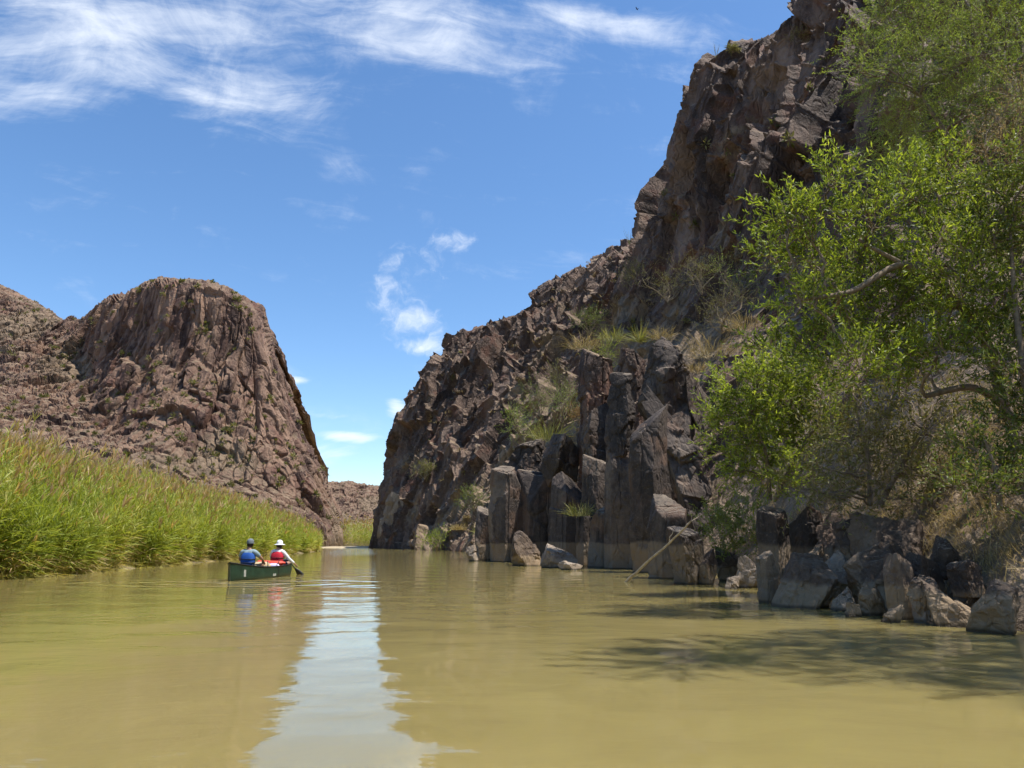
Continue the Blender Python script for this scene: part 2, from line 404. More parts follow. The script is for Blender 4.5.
def relief_right(P):
    w = P + 0.22 * np.stack([fbm(P, 0.5, 2, 3 + k) for k in range(3)], 1)
    v1, c1 = blocks(w, (3.6, 3.6, 15.0), 11, .5, .03); v2, c2 = blocks(w, (1.6, 1.6, 6.0), 29, .7, .04); v3, c3 = blocks(w, (0.7, 0.7, 1.5), 47, .7, .09)
    d = 1.0 * v1 + 0.34 * v2 + 0.12 * v3 + 0.7 * fbm(P, (0.11, 0.11, .05), 3, 77)
    d -= 0.5 * np.clip(0.07 - c1, 0, 1) / 0.07 + 0.25 * np.clip(0.10 - c2, 0, 1) / 0.10
    soil = 0.5 * fbm(P, (0.12, 0.12, 0.16), 3, 91)
    return d, soil
def relief_far(P):
    w = P + 0.5 * np.stack([fbm(P, 0.2, 2, 3 + k) for k in range(3)], 1)
    v1, c1 = blocks(w, (8, 8, 40), 111, .7, .025); v2, c2 = blocks(w, (2.4, 2.4, 15), 129, .7, .035); v3, c3 = blocks(w, (1.1, 1.1, 4.0), 147, .8, .08)
    d = 0.9 * v1 + 0.55 * v2 + 0.25 * v3 + 1.5 * fbm(P, (0.055, .055, .016), 4, 177)
    d -= 0.6 * np.clip(0.07 - c1, 0, 1) / 0.07 + 0.4 * np.clip(0.12 - c2, 0, 1) / 0.12
    soil = 0.55 * fbm(P, (0.04, 0.04, 0.05), 3, 191)
    return d, soil

# right-hand cliffs, from behind the far nose to beyond the right edge of the photograph: shoreline -> crest
W = lambda x, y, z: (x, y, z, 1)
R_ST = [
 [W(28, 175, 0), W(30, 172, 6), W(33, 170, 12), W(38, 168, 18), W(44, 166, 24), W(50, 164, 28), W(56, 162, 30)],
 [W(-8, 140, 0), W(-6, 139, 6), W(-3, 138, 12), W(1, 137, 18), W(5, 136, 24), W(10, 136, 28), W(16, 136, 30)],
 [(376, 549, 114), (381, 525, 114), (389, 490, 115), (397, 455, 116), (413, 408, 117), (436, 365, 118), (456, 338, 120)],
 [(402, 550, 102), (408, 530, 102), (420, 490, 103), (435, 445, 105), (455, 400, 107), (478, 355, 109), (505, 327, 112)],
 [(434, 551, 90), (442, 530, 91), (456, 490, 93), (475, 440, 96), (500, 390, 99), (530, 335, 102), (562, 283, 106)],
 [(466, 554, 74), (478, 530, 75), (500, 485, 79), (528, 430, 84), (556, 375, 88), (585, 310, 92), (617, 250, 96)],
 [(500, 557, 56), (515, 530, 57), (540, 480, 61), (570, 425, 66), (600, 365, 71), (630, 300, 74), (656, 230, 76)],
 [(528, 559, 50), (543, 530, 51), (566, 476, 54), (593, 418, 58), (622, 350, 63), (656, 250, 66), (680, 162, 68)],
 [(560, 561, 44), (575, 530, 45), (595, 470, 48), (618, 410, 52), (645, 335, 57), (678, 220, 60), (704, 112, 62)],
 [(598, 564, 38), (614, 530, 39), (631, 465, 42), (650, 400, 46), (672, 322, 53), (706, 200, 55), (728, 64, 57)],
 [(640, 567, 33), (655, 530, 34), (668, 460, 36), (684, 390, 40), (702, 310, 48), (738, 185, 51), (772, 60, 53)],
 [(715, 572, 25), (728, 535, 26), (738, 470, 28.5), (748, 390, 32), (755, 290, 42), (794, 150, 44), (842, -16, 47)],
 [(790, 585, 17.5), (800, 545, 18.5), (812, 480, 20.5), (820, 410, 24), (830, 300, 34), (865, 110, 37), (905, -45, 42)],
 [(905, 608, 11.8), (925, 545, 12.6), (950, 470, 13.6), (945, 380, 16.5), (930, 260, 24), (930, 60, 30), (965, -70, 42)],
 [(1040, 632, 8.8), (1075, 540, 9.4), (1100, 440, 10.4), (1085, 330, 13.5), (1060, 200, 20), (1080, 60, 28), (1100, -80, 42)],
 [W(7.4, 4, -.15), W(8.6, 4, 1.6), W(9.8, 4, 3.2), W(12, 5, 5.5), W(17, 7, 10), W(25, 9, 15), W(35, 11, 23)],
 [W(9.5, -8, -.15), W(10.6, -8, 1.6), W(12, -8, 3.2), W(14.5, -7, 5.5), W(20, -6, 9), W(27, -5, 16), W(33, -4, 26)],
 [W(14, -60, -.15), W(15, -60, 1.6), W(17, -60, 3.2), W(20, -60, 5.5), W(27, -59, 9), W(36, -58, 14), W(44, -56, 20)],
]
_c = [0.5, .7, 1, 1, 1, 1, .8]
R_AM = [_c, _c, [.6, .9, 1.2, 1.2, 1.2, 1.2, .9], [.6, .9, 1, 1.1, 1.2, 1.2, .9], [.5, .8, .9, 1, 1.2, 1.3, .9], [.4, .7, .8, .9, 1.2, 1.2, .9], [.4, .6, .7, .7, 1, 1.2, .9], [.4, .5, .6, .6, .8, 1.1, .9],
        [.4, .5, .6, .6, .8, 1.1, .9], [.4, .5, .6, .6, .7, 1.1, .9], [.3, .3, .4, .45, .6, 1.2, 1.0], [.1, .14, .2, .3, .5, 1.2, 1], [.08, .1, .14, .2, .5, 1.1, 1], [.06, .08, .1, .14, .4, 1, 1], [.06, .08, .1, .14, .4, 1, 1],
        [.06, .1, .1, .2, .4, .8, 1], [.06, .1, .1, .2, .4, .8, 1], [.06, .1, .1, .2, .4, .8, 1]]
R_SO = [[.2] * 7, [.2] * 7, [.1, .2, .2, .1, .05, 0, 0], [.2, .35, .3, .15, .1, 0, 0], [.3, .45, .4, .25, .15, .05, 0], [.4, .5, .5, .4, .2, .1, 0], [.5, .65, .7, .65, .4, .1, 0], [.5, .65, .7, .65, .4, 0, 0],
        [.5, .6, .65, .6, .4, 0, 0], [.5, .6, .6, .6, .45, 0, 0], [.5, .6, .6, .6, .45, 0, 0], [.8, .8, .6, .45, .4, 0, 0], [.9, .9, .7, .4, .3, .05, 0], [1, 1, .9, .5, .4, .1, 0], [1, 1, 1, .6, .5, .1, 0], [1, 1, 1, .9, .6, .1, 0], [1, 1, 1, .9, .6, .1, 0], [1, 1, 1, .9, .6, .1, 0]]
terrain_net("right_cliff", R_ST, R_AM, R_SO, M_CLIFF, 1.75, [(18, 16, -1), (90, 80, -25)], relief_right, 190)

# left mountain, left to right, foot -> crest
L_ST = [
 [(-420, 470, 70), (-420, 420, 110), (-420, 360, 160), (-420, 290, 210), (-420, 225, 260)],
 [(-150, 476, 74), (-150, 425, 112), (-150, 370, 160), (-150, 312, 210), (-150, 245, 262)],
 [(-50, 482, 80), (-50, 432, 115), (-50, 382, 160), (-50, 325, 212), (-50, 264, 262)],
 [(0, 490, 85), (0, 442, 118), (3, 388, 158), (4, 334, 205), (2, 286, 252)],
 [(50, 498, 90), (50, 455, 118), (52, 402, 152), (54, 352, 192), (56, 319, 228)],
 [(85, 505, 93), (85, 462, 118), (84, 404, 150), (82, 352, 178), (84, 320, 200)],
 [(118, 508, 96), (116, 466, 118), (112, 400, 144), (108, 345, 160), (112, 302, 172)],
 [(150, 512, 100), (149, 470, 120), (147, 400, 138), (144, 335, 150), (146, 286, 156)],
 [(190, 518, 112), (189, 475, 126), (187, 400, 136), (184, 340, 142), (182, 288, 146)],
 [(232, 524, 118), (230, 480, 129), (226, 410, 136), (223, 350, 140), (222, 298, 143)],
 [(275, 530, 122), (271, 490, 131), (264, 425, 137), (260, 370, 141), (257, 320, 144)],
 [(312, 535, 128), (308, 500, 135), (292, 450, 141), (281, 400, 145), (270, 348, 148)],
 [(336, 536, 140), (331, 512, 147), (315, 468, 155), (299, 425, 160), (279, 366, 165)],
 [(300, 536, 240), (290, 515, 240), (270, 480, 240), (255, 440, 240), (240, 390, 240)],
]
L_AM = [[.4, .6, .8, .9, .6]] * 4 + [[.5, .7, .9, .9, .8]] * 2 + [[.5, .7, .9, 1.1, .9]] + [[.5, .6, .9, 1.0, .6]] * 7
L_SO = [[.3, .45, .4, .4, .55]] * 3 + [[.3, .45, .4, .4, .6], [.3, .4, .45, .35, .45], [.3, .4, .45, .3, .2], [.3, .4, .4, .1, 0.05], [.3, .4, .25, .05, 0]] + [[.3, .3, .1, 0, 0]] * 6
terrain_net("left_mountain", L_ST, L_AM, L_SO, M_FAR, 1.6, [(-10, 60, -2), (-40, 220, -30)], relief_far, 120)

# low far hill closing the valley behind the bend
H_ST = [[(220, 536, 380), (220, 520, 400), (220, 500, 420), (220, 484, 440)], [(300, 536, 380), (300, 520, 400), (300, 500, 420), (300, 484, 440)],
        [(340, 536, 380), (342, 520, 400), (345, 502, 420), (348, 484, 440)], [(372, 536, 380), (374, 522, 400), (376, 506, 420), (376, 489, 440)],
        [(400, 536, 380), (404, 524, 400), (408, 512, 420), (412, 500, 440)], [(470, 536, 380), (480, 528, 400), (490, 520, 420), (500, 512, 440)], [(700, 538, 380), (700, 535, 400), (700, 530, 420), (700, 525, 440)]]
terrain_net("far_hill", H_ST, [[.5, .8, .8, .7]] * 7, [[.4, .5, .45, .3]] * 7, M_FAR, 1.6, [(0, 60, -4), (0, 300, -40)], relief_far, 90)

# left bank: low silt bank the reeds grow on
SHORE_L = [(-17.0, -120), (-14.0, -40), (-12.6, -8), (-12.9, 6), (-13.9, 20), (-15.3, 34), (-16.8, 50), (-18.4, 66), (-20.6, 80), (-26, 98), (-33, 122), (-38, 138), (-34, 147), (-20, 153), (10, 168), (60, 190), (150, 220)]
def shore_dense():
    A = np.array(SHORE_L, float); return catmull(A, [14] * (len(A) - 1))
SL = shore_dense()
_tan = np.gradient(SL, axis=0); _tan /= np.linalg.norm(_tan, axis=1, keepdims=True)
LN = np.stack([-_tan[:, 1], _tan[:, 0]], 1)          # inland normal (to the left of the direction of travel)
def bank_height(d): return np.interp(d, [-2.5, -0.4, 0, 0.6, 3, 9, 30, 70], [-1.2, -0.2, -0.03, 0.14, 0.5, 1.1, 2.5, 6])
ds = np.array([-3, -2.0, -1.2, -0.8, -0.5, -0.25, 0, .2, .4, .7, 1, 1.5, 2, 3, 4, 6, 9, 14, 20, 30, 45, 70.])
BG = np.zeros((len(SL), len(ds), 3))
for j, d in enumerate(ds):
    BG[:, j, :2] = SL + LN * d; BG[:, j, 2] = bank_height(d)
_f = fbm(BG.reshape(-1, 3), 0.9, 4, 8).reshape(BG.shape[:2])
BG[..., 2] += 0.06 * _f; BG[..., 0] += 0.25 * _f * (np.abs(ds) < 2)
M_SILT = plain("silt_bank", (0.20, 0.16, 0.09), 0.9, 0.2, 0.3, 1.5, 0.03)
tag(mesh_obj("left_bank", BG.reshape(-1, 3), grid_faces(*BG.shape[:2])[:, ::-1], M_SILT, smooth=True), kind='structure')

# sand bar at the bend
def sandbar():
    n, m = 60, 16; c = on_water(352, 547.6); V = []
    for i in range(n):
        for j in range(m):
            a = i / (n - 1) * 2 - 1; b = j / (m - 1) * 2 - 1
            r = max(0, 1 - a * a - b * b)
            V.append((c.x + a * 7.5, c.y + 1 + b * 5 + 1.5 * a, -0.12 + 0.34 * r ** .7 + 0.02 * math.sin(9 * a + 5 * b)))
    return tag(mesh_obj("sand_bar", V, grid_faces(n, m), plain("sand", (0.42, 0.34, 0.22), 0.9, 0.15, 0.15, 2.0), smooth=True), kind='structure')
sandbar()

# ------------------------------------------------------------------ giant reeds on the left bank
def unit(v): return v / (np.linalg.norm(v, axis=-1, keepdims=True) + 1e-9)
def ribbons(B, D, L, Wd, droop, var, secs=(0.55, 1.0, 0.12), side=None):
    """arching strip leaves: base points B, directions D, length L, width Wd -> verts, quads, var"""
    n = len(B); k = len(secs)
    if side is None:
        side = unit(np.cross(D, unit(rng.normal(size=(n, 3)) * 0.6 + np.array((0, 0, 1.0)))))
    V = np.zeros((n, k, 2, 3), np.float32)
    for i, w in enumerate(secs):
        t = i / (k - 1)
        c = B + D * (L * t)[:, None]; c[:, 2] -= droop * L * t * t
        V[:, i, 0] = c - side * (Wd * w / 2)[:, None]; V[:, i, 1] = c + side * (Wd * w / 2)[:, None]
    idx = np.arange(n * k * 2).reshape(n, k, 2)
    Fq = np.stack([idx[:, :-1, 0], idx[:, :-1, 1], idx[:, 1:, 1], idx[:, 1:, 0]], -1).reshape(-1, 4)
    return V.reshape(-1, 3), Fq, np.repeat(var, k * 2)
def merge(parts):
    V = []; Fq = []; A = []; M = []; o = 0
    for p in parts:
        v, f, a = p[:3]; V.append(v); Fq.append(f + o); A.append(a); M.append(np.full(len(f), p[3] if len(p) > 3 else 0)); o += len(v)
    return np.concatenate(V), np.concatenate(Fq), np.concatenate(A), np.concatenate(M)
M_REED = leaf_material("reed_leaf", [(0.0, (0.10, 0.14, 0.025)), (0.3, (0.23, 0.295, 0.05)), (0.62, (0.37, 0.425, 0.085)), (0.8, (0.48, 0.46, 0.16)), (0.9, (0.50, 0.38, 0.20)), (1.0, (0.52, 0.34, 0.20))], 0.45, 0.25)
def shore_sample(n, y0, y1, dmax, far=False):
    seg = np.linalg.norm(np.diff(SL, axis=0), axis=1)
    mid = (SL[:-1] + SL[1:]) / 2
    ok = (mid[:, 1] >= y0) & (mid[:, 1] < y1) & ((mid[:, 0] < 40))
    w = seg * ok; k = rng.choice(len(w), n, p=w / w.sum()); t = rng.random(n)[:, None]
    S = SL[:-1][k] * (1 - t) + SL[1:][k] * t; N = LN[:-1][k] * (1 - t) + LN[1:][k] * t
    d = -0.05 + dmax * rng.random(n) ** 1.5
    d += 0.35 * np.sin(S[:, 1] * 0.7) + 0.25 * np.sin(S[:, 1] * 1.9 + 1)
    d = np.maximum(d, -0.15)
    P = S + N * d[:, None]
    return np.column_stack([P, bank_height(d)]), d
def reed_bed():
    parts = []
    for (n, y0, y1, dmax, nl, wmul, hm) in ((1500, -40, 8, 8, 11, 1.4, 1.), (6500, 8, 26, 9, 22, 1.0, 1.), (9500, 26, 50, 9, 17, 1.1, 1.), (9500, 50, 88, 10, 11, 1.45, 1.), (2600, 88, 138, 12, 8, 2.4, 1.05), (5200, 138, 178, 16, 8, 2.6, 1.2)):
        B, d = shore_sample(n, y0, y1, dmax)
        cl = fbm(B, (0.5, 0.5, 0), 3, 301)
        H = (3.2 + 0.55 * np.clip(cl, -1, 1) + 0.45 * rng.normal(size=n)) * hm * np.interp(d, [0, 0.8, 2.5], [0.62, 0.85, 1.0])
        H *= np.interp(B[:, 1], [0, 20, 50, 85, 130, 150], [1.08, 1.05, .95, 0.74, .9, 1.0])
        lean = np.column_stack([rng.normal(0.14, 0.13, n), rng.normal(0.0, 0.12, n), np.ones(n)]); lean = unit(lean)
        vs = np.clip(0.52 + 0.13 * rng.normal(size=n) + 0.16 * cl, 0.08, 0.80)
        parts.append(ribbons(B, lean, H, np.full(n, 0.016 * wmul), 0.06, np.clip(vs + 0.12, 0, .82), (1, .8, .3)))
        q = np.repeat(np.arange(n), nl); m = len(q)
        t = np.tile(np.linspace(0.16, 1.0, nl), n) + rng.normal(0, .03, m); t = np.clip(t, .05, 1)
        C = B[q] + lean[q] * (H[q] * t)[:, None]; C[:, 2] -= 0.06 * H[q] * t * t
        az = np.repeat(rng.random(n) * 6.28, nl) + np.tile(np.arange(nl) * math.pi, n) + rng.normal(0, .5, m)
        el = np.interp(t, [0, .6, 1], [0.45, 0.75, 1.2]) + rng.normal(0, .18, m)
        D = np.column_stack([np.cos(az) * np.cos(el) + .12, np.sin(az) * np.cos(el), np.sin(el)])
        L = (0.50 + 0.16 * rng.normal(size=m)) * np.interp(t, [0, .5, 1], [1.0, 1.1, 0.75]) * (1 + (wmul - 1) * .35)
        dead = (rng.random(m) < np.interp(t, [0.1, .3, .45], [0.7, 0.25, 0.02]))
        va = np.clip(vs[q] + rng.normal(0, .10, m) + 0.10 * (t - .6), 0.02, .80); va = np.where(dead, 0.86 + .08 * rng.random(m), va)
        parts.append(ribbons(C, unit(D), np.clip(L, .2, 1.2), np.full(m, 0.026) * wmul, np.interp(t, [0, 1], [0.55, 0.25]), va))
        # dry plumes on the taller, older stems at the back
        pl = np.where((rng.random(n) < np.interp(d, [0, 2, 5], [0.03, .25, .7])))[0]
        for r in range(5):
            tip = B[pl] + lean[pl] * H[pl][:, None]; tip[:, 2] -= 0.06 * H[pl]
            dd = unit(lean[pl] + rng.normal(0, .22, (len(pl), 3)))
            parts.append(ribbons(tip - lean[pl] * .05, dd, np.full(len(pl), .5) + .15 * rng.random(len(pl)), np.full(len(pl), .05 * wmul), .2, .92 + .08 * rng.random(len(pl))))
    # dry straw fringe fallen along the water's edge
    B, d = shore_sample(9500, 6, 60, 0.5)
    n = len(B); az = rng.random(n) * 6.28; el = rng.normal(.5, .35, n)
    D = np.column_stack([np.cos(az) * np.cos(el), np.sin(az) * np.cos(el), np.abs(np.sin(el))])
    parts.append(ribbons(B, D, .35 + .6 * rng.random(n), np.full(n, .018), .4, .76 + .14 * rng.random(n)))
    V, Fq, A, M = merge(parts)
    o = mesh_obj("giant_reeds", V, Fq, M_REED, attrs={'var': A})
    tag(o, "dense tall green giant reeds crowding the left river bank", "reeds", kind='stuff')
reed_bed()

# ------------------------------------------------------------------ rocks
def ico(sub):
    bm = bmesh.new(); bmesh.ops.create_icosphere(bm, subdivisions=sub, radius=1)
    V = np.array([v.co[:] for v in bm.verts]); Fq = np.array([[v.index for v in f.verts] for f in bm.faces]); bm.free()
    return unit(V), Fq
ICO = {k: ico(k) for k in (3, 4, 5, 6)}
def rock(name, label, px0, px1, py0, py1, depth=None, mat=None, form='boulder', thick=0.9, seed=0, sub=5, sink=0.35, group=None, rough=1.0, slant=None, yaw=0.0):
    """an angular rock filling the given extent in the view; depth None = standing in the water at its lower edge"""
    r = np.random.default_rng(1000 + seed)
    wet = depth is None
    if wet: depth = on_water((px0 + px1) / 2, py1).y
    a = at(px0, (py0 + py1) / 2, depth); b = at(px1, (py0 + py1) / 2, depth); top = at((px0 + px1) / 2, py0, depth); bot = at((px0 + px1) / 2, py1, depth)
    w = b.x - a.x; z1 = top.z; z0 = -sink if wet else bot.z - sink * 0.3
    half = np.array((w / 2, w / 2 * thick, (z1 - z0) / 2))
    D, Fq = ICO[sub]
    pl = []
    if form == 'pillar':
        k = r.integers(5, 7); a0 = r.random() * 6.28
        for i in range(k):
            az = a0 + i * 6.283 / k + r.normal(0, .16); el = r.normal(0.04, .06)
            pl.append((math.cos(az) * math.cos(el), math.sin(az) * math.cos(el), math.sin(el), .82 + .14 * r.random()))
        sl = slant if slant is not None else (r.normal(0, .22), r.normal(-.15, .2))
        n = np.array((sl[0], sl[1], 1.0)); n /= np.linalg.norm(n); pl.append((*n, .93))
        for i in range(4):
            az = r.random() * 6.28; el = .5 + .5 * r.random(); pl.append((math.cos(az) * math.cos(el), math.sin(az) * math.cos(el), math.sin(el), 1.02 + .12 * r.random()))
        pl.append((0, 0, -1, 1))
    else:
        for i in range(11):
            v = r.normal(size=3); v /= np.linalg.norm(v); pl.append((*v, .70 + .28 * r.random()))
        sl = slant if slant is not None else (r.normal(0, .3), r.normal(-.2, .25))
        n = np.array((sl[0], sl[1], 1.0)); n /= np.linalg.norm(n); pl.append((*n, .78))
        pl.append((0, 0, -1, 1))
    pl = np.array(pl)
    dots = np.maximum(D @ pl[:, :3].T, 1e-3); rad = pl[:, 3] / dots
    kk = 60.0; m = rad.min(1); rad = m - np.log(np.exp(-kk * np.minimum(rad - m[:, None], 3)).sum(1)) / kk * 0.7
    P = D * rad[:, None]
    if form == 'pillar': rough = rough * .6
    c, s_ = math.cos(yaw), math.sin(yaw); P = P @ np.array(((c, s_, 0), (-s_, c, 0), (0, 0, 1)))
    lo, hi = P.min(0), P.max(0); P = (P - (lo + hi) / 2) / (hi - lo) * 2
    P = P * half
    S = float(np.cbrt(half.prod())); off = r.random(3) * 50
    nrm = unit(P / (half ** 2))
    q = P + off + .03 * S * np.stack([fbm(P + off + 9 * i, 1.6 / S, 2, 5) for i in range(3)], 1)
    vert = 2.2 if form == 'pillar' else 1.0
    v1, c1 = blocks(q, (.85 * S, .85 * S, .85 * S * vert), seed + 3, .8, .03); v2, c2 = blocks(q, (.32 * S, .32 * S, .4 * S * vert), seed + 31, .9, .05)
    d = S * rough * (.060 * v1 + .028 * v2 + .03 * fbm(q, 2.2 / S, 2, seed) * .5 + .010 * fbm(q, 9 / S, 3, seed + 2))
    d -= S * rough * (.05 * np.clip(.05 - c1, 0, 1) / .05 + .02 * np.clip(.07 - c2, 0, 1) / .07)
    P = P + nrm * d[:, None]
    ctr = Vector(((a.x + b.x) / 2, depth + half[1] * .75, (z0 + z1) / 2))
    base = Vector((ctr.x, ctr.y, z0)); P = P + np.array((0, 0, half[2]))
    o = mesh_obj(name, P, Fq, mat or M_BASALT, smooth=False)
    o.location = base
    return tag(o, label, "rock", group)
GP = "dark basalt blocks of the riverside outcrop"
# the columnar outcrop at the foot of the right-hand cliff (px extents in the photograph)
OUT = [
 ('pillar', "flat topped dark basalt block at the left front of the outcrop", 489, 524, 464, 562, None, 1.0, (0.05, -.12)),
 ('pillar', "narrow shaded basalt block hugging the left flank of the flat topped block", 474, 495, 505, 560, None, 1.2, None),
 ('pillar', "broad low basalt block behind the sloping shore rocks, right of the flat topped block", 517, 562, 468, 562, 39, 1.0, (.1, -.1)),
 ('boulder', "chunky sunlit-topped basalt boulder perched above the middle of the outcrop", 541, 582, 431, 482, 38, .9, (.25, .1)),
 ('boulder', "dark basalt boulder perched left of the sunlit-topped one", 504, 546, 434, 480, 41, .9, None),
 ('pillar', "dark basalt block below the perched sunlit-topped boulder, above the pale shore slab", 548, 592, 470, 566, 36, 1.0, None),
 ('pillar', "small basalt block beside the grass tuft near the water", 576, 603, 512, 566, None, 1.0, None),
 ('boulder', "rough grey slab leaning between the perched boulder and the round-topped pillar", 582, 616, 398, 478, 35, .8, (-.4, .2)),
 ('pillar', "squat cracked basalt block under the rough grey slab", 582, 618, 452, 562, 33, 1.0, None),
 ('boulder', "tall basalt pillar with a rounded top, split from its neighbours", 605, 639, 368, 475, 29.5, .9, (0, -.1)),
 ('pillar', "dark lower shaft of basalt under the round-topped pillar, standing at the water", 603, 646, 444, 569, None, 1.0, (.1, .1)),
 ('pillar', "tall basalt column right of the round-topped pillar, reaching the water", 630, 674, 402, 573, None, .9, (-.2, -.1)),
 ('boulder', "massive grey slab of basalt, largest block of the outcrop", 650, 714, 376, 560, 28, .8, (.35, -.1)),
 ('boulder', "wedge shaped grey basalt block capping the top of the outcrop", 641, 692, 330, 420, 30.5, .9, (.5, -.2)),
 ('pillar', "shaded lower basalt wall behind the massive grey slab", 640, 704, 392, 572, 30.5, .8, None),
 ('boulder', "dark angular basalt block under the slope grass, right of the capping block", 684, 718, 360, 428, 31, 1.0, None),
 ('pillar', "lower basalt shaft beneath the massive grey slab, behind the driftwood pole", 648, 692, 492, 579, None, .9, None),
 ('boulder', "rounded pale-footed basalt boulder right of the driftwood pole", 672, 708, 526, 585, None, 1.0, None),
 ('pillar', "shaded basalt block in the gap above the small block by the water", 588, 624, 503, 568, 31, .9, None),
]
rock("basalt_block", "dark low wall of basalt filling behind the left blocks of the outcrop", 496, 602, 462, 565, 42.5, M_BASALT, "pillar", .6, 44, 6, .5, GP, 1.0, (.05, -.1))
rock("brown_columns", "reddish brown cluster of jointed rock columns at the upper back of the outcrop", 576, 626, 340, 500, 38, M_CLIFF, 'pillar', .9, 41, 6, .5, GP, 2.2, (.1, -.1))
rock("brown_columns", "jointed brown rock column between the brown cluster and the capping block", 615, 652, 346, 480, 35, M_CLIFF, 'pillar', .9, 42, 6, .5, GP, 2.2, (.1, .1))
for i, (fm, lb, x0, x1, y0, y1, dp, th, sl) in enumerate(OUT):
    rock("basalt_block", lb, x0, x1, y0, y1, dp, M_BASALT, fm, th, 10 + i, 6 if (x1 - x0) > 30 else 5, .5, GP, 1.0, sl)
rock("shore_rock", "sloping dark rock with a pale foot at the water before the flat topped block", 511, 543, 530, 566, None, M_BOULD, 'boulder', .8, 51, 5, .3, "rocks along the water below the outcrop", 1, (.5, -.1))
rock("shore_rock", "pale cracked sunlit rock slab beside the sloping dark rock at the water", 541, 579, 543, 568, None, M_PALE, 'boulder', .9, 52, 5, .2, "rocks along the water below the outcrop", 1, (.3, -.3))
rock("shore_rock", "small pale rock at the left end of the outcrop's waterline", 466, 480, 545, 561, None, M_PALE, 'boulder', .9, 53, 4, .2, "rocks along the water below the outcrop")
rock("shore_rock", "low flat pale rock just breaking the water beside the cracked slab", 558, 584, 561, 570, None, M_PALE, 'boulder', .6, 54, 4, .2, "rocks along the water below the outcrop")
GF = "rocks at the foot of the far cliff nose"
for i, (lb, x0, x1, y0, y1, dp, mt) in enumerate([
 ("large smooth pale grey rock face at the tip of the far cliff nose", 374, 408, 492, 550, 108, M_PALE), ("brown boulder sitting on top of the pale grey rock at the cliff nose", 394, 417, 463, 492, 110, M_CLIFF),
 ("pale boulder low at the waterline right of the far nose", 404, 424, 528, 550, 102, M_PALE), ("dark boulder half way along the far waterline", 424, 440, 524, 546, 98, M_CLIFF),
 ("grey boulder above the far green waterline bush", 438, 456, 516, 544, 92, M_CLIFF), ("small pale rock beside the far green waterline bush", 449, 461, 540, 552, 84, M_PALE)]):
    rock("cliff_boulder", lb, x0, x1, y0, y1, dp, mt, 'boulder', .9, 70 + i, 5, 1.0, GF)
GB = "boulders along the shaded right bank"
for i, (lb, x0, x1, y0, y1, dp, mt, fm) in enumerate([
 ("upright black block at the left end of the near right bank rocks", 762, 797, 504, 600, 14.6, M_BASALT, 'pillar'),
 ("black angular block leaning against the upright black block", 787, 823, 503, 560, 14.9, M_BASALT, 'boulder'),
 ("large pale triangular boulder with a stained foot at the near right bank", 773, 842, 552, 609, None, M_BOULD, 'boulder'),
 ("tan rhombus shaped boulder tilted beside the large pale triangular boulder", 823, 868, 550, 596, 13.1, M_PALE, 'boulder'),
 ("sunlit pale rock at the waterline left of the upright black block", 736, 765, 556, 588, None, M_PALE, 'boulder'),
 ("grey boulder under the low green shrub behind the sunlit pale rock", 717, 741, 545, 582, 20.5, M_BOULD, 'boulder'),
 ("small squarish boulder at the water right of the rhombus boulder", 859, 893, 578, 616, None, M_BOULD, 'boulder'),
 ("huge dark overhung rock under the hanging dry grass", 876, 962, 512, 600, 12.2, M_BOULD, 'boulder'),
 ("upright grey rock standing in the water below the huge dark rock", 889, 922, 552, 620, None, M_BOULD, 'pillar'),
 ("pale rounded rock lodged above the rightmost waterline boulders", 917, 963, 553, 597, 10.7, M_BOULD, 'boulder'),
 ("big pale grey boulder at the water near the right edge", 938, 984, 582, 628, None, M_BOULD, 'boulder'),
 ("rounded brown rock tucked into the earth bank above the big pale grey boulder", 958, 990, 560, 590, 10.2, M_BOULD, 'boulder'),
 ("fractured dark rock behind the tilted rhombus boulder, below the dry grass", 819, 869, 508, 562, 14.2, M_BASALT, 'boulder'),
 ("little grey rock wedged right of the tilted rhombus boulder", 866, 890, 556, 584, 12.5, M_BOULD, 'boulder'),
 ("small pale stone in front of the upright grey rock", 921, 945, 600, 624, None, M_PALE, 'boulder'),
 ("dark wet rock at the right edge of the bank, beyond the big pale grey boulder", 980, 1030, 580, 632, 8.9, M_BOULD, 'boulder'),
 ("slim dark slab between the sunlit pale rock and the large triangular boulder", 758, 781, 550, 603, None, M_BASALT, 'pillar'),
 ("knobbly grey boulder between the upright grey rock and the big pale one", 912, 946, 574, 612, 10.1, M_BOULD, 'boulder'),
 ("dark boulder at the water between the driftwood pole and the grey shrub boulder", 698, 722, 548, 585, None, M_BOULD, 'boulder'),
 ("long low dark rock shelf behind the large triangular boulder", 796, 862, 530, 598, 14.0, M_BASALT, 'boulder'),
 ("flat pale stone at the water under the tilted rhombus boulder", 834, 866, 588, 611, None, M_PALE, 'boulder'),
 ("dark jointed rock wall under the huge dark rock, behind the upright grey rock", 858, 930, 540, 612, 11.9, M_BOULD, 'boulder'),
 ("fist shaped stone in the water left of the small squarish boulder", 846, 863, 603, 617, None, M_BOULD, 'boulder'),
 ("low wet stone between the small squarish boulder and the upright grey rock", 882, 904, 604, 623, None, M_BOULD, 'boulder'),
 ("pale low stone touching the left foot of the sunlit pale rock", 724, 744, 576, 589, None, M_PALE, 'boulder'),
 ("square brown block half buried in the earth bank above the knobbly boulder", 930, 968, 536, 572, 11.0, M_BOULD, 'boulder'),
 ("small dark stone between the big pale grey boulder and the dark wet rock", 974, 994, 610, 631, None, M_BOULD, 'boulder'),
 ("angular dark block stacked on the low rock shelf under the dry grass", 838, 880, 518, 556, 13.2, M_BASALT, 'boulder'),
 ]):
    rock("bank_boulder", lb, x0, x1, y0, y1, dp, mt, fm, .9, 100 + i, 5, .35, GB, 1.0)

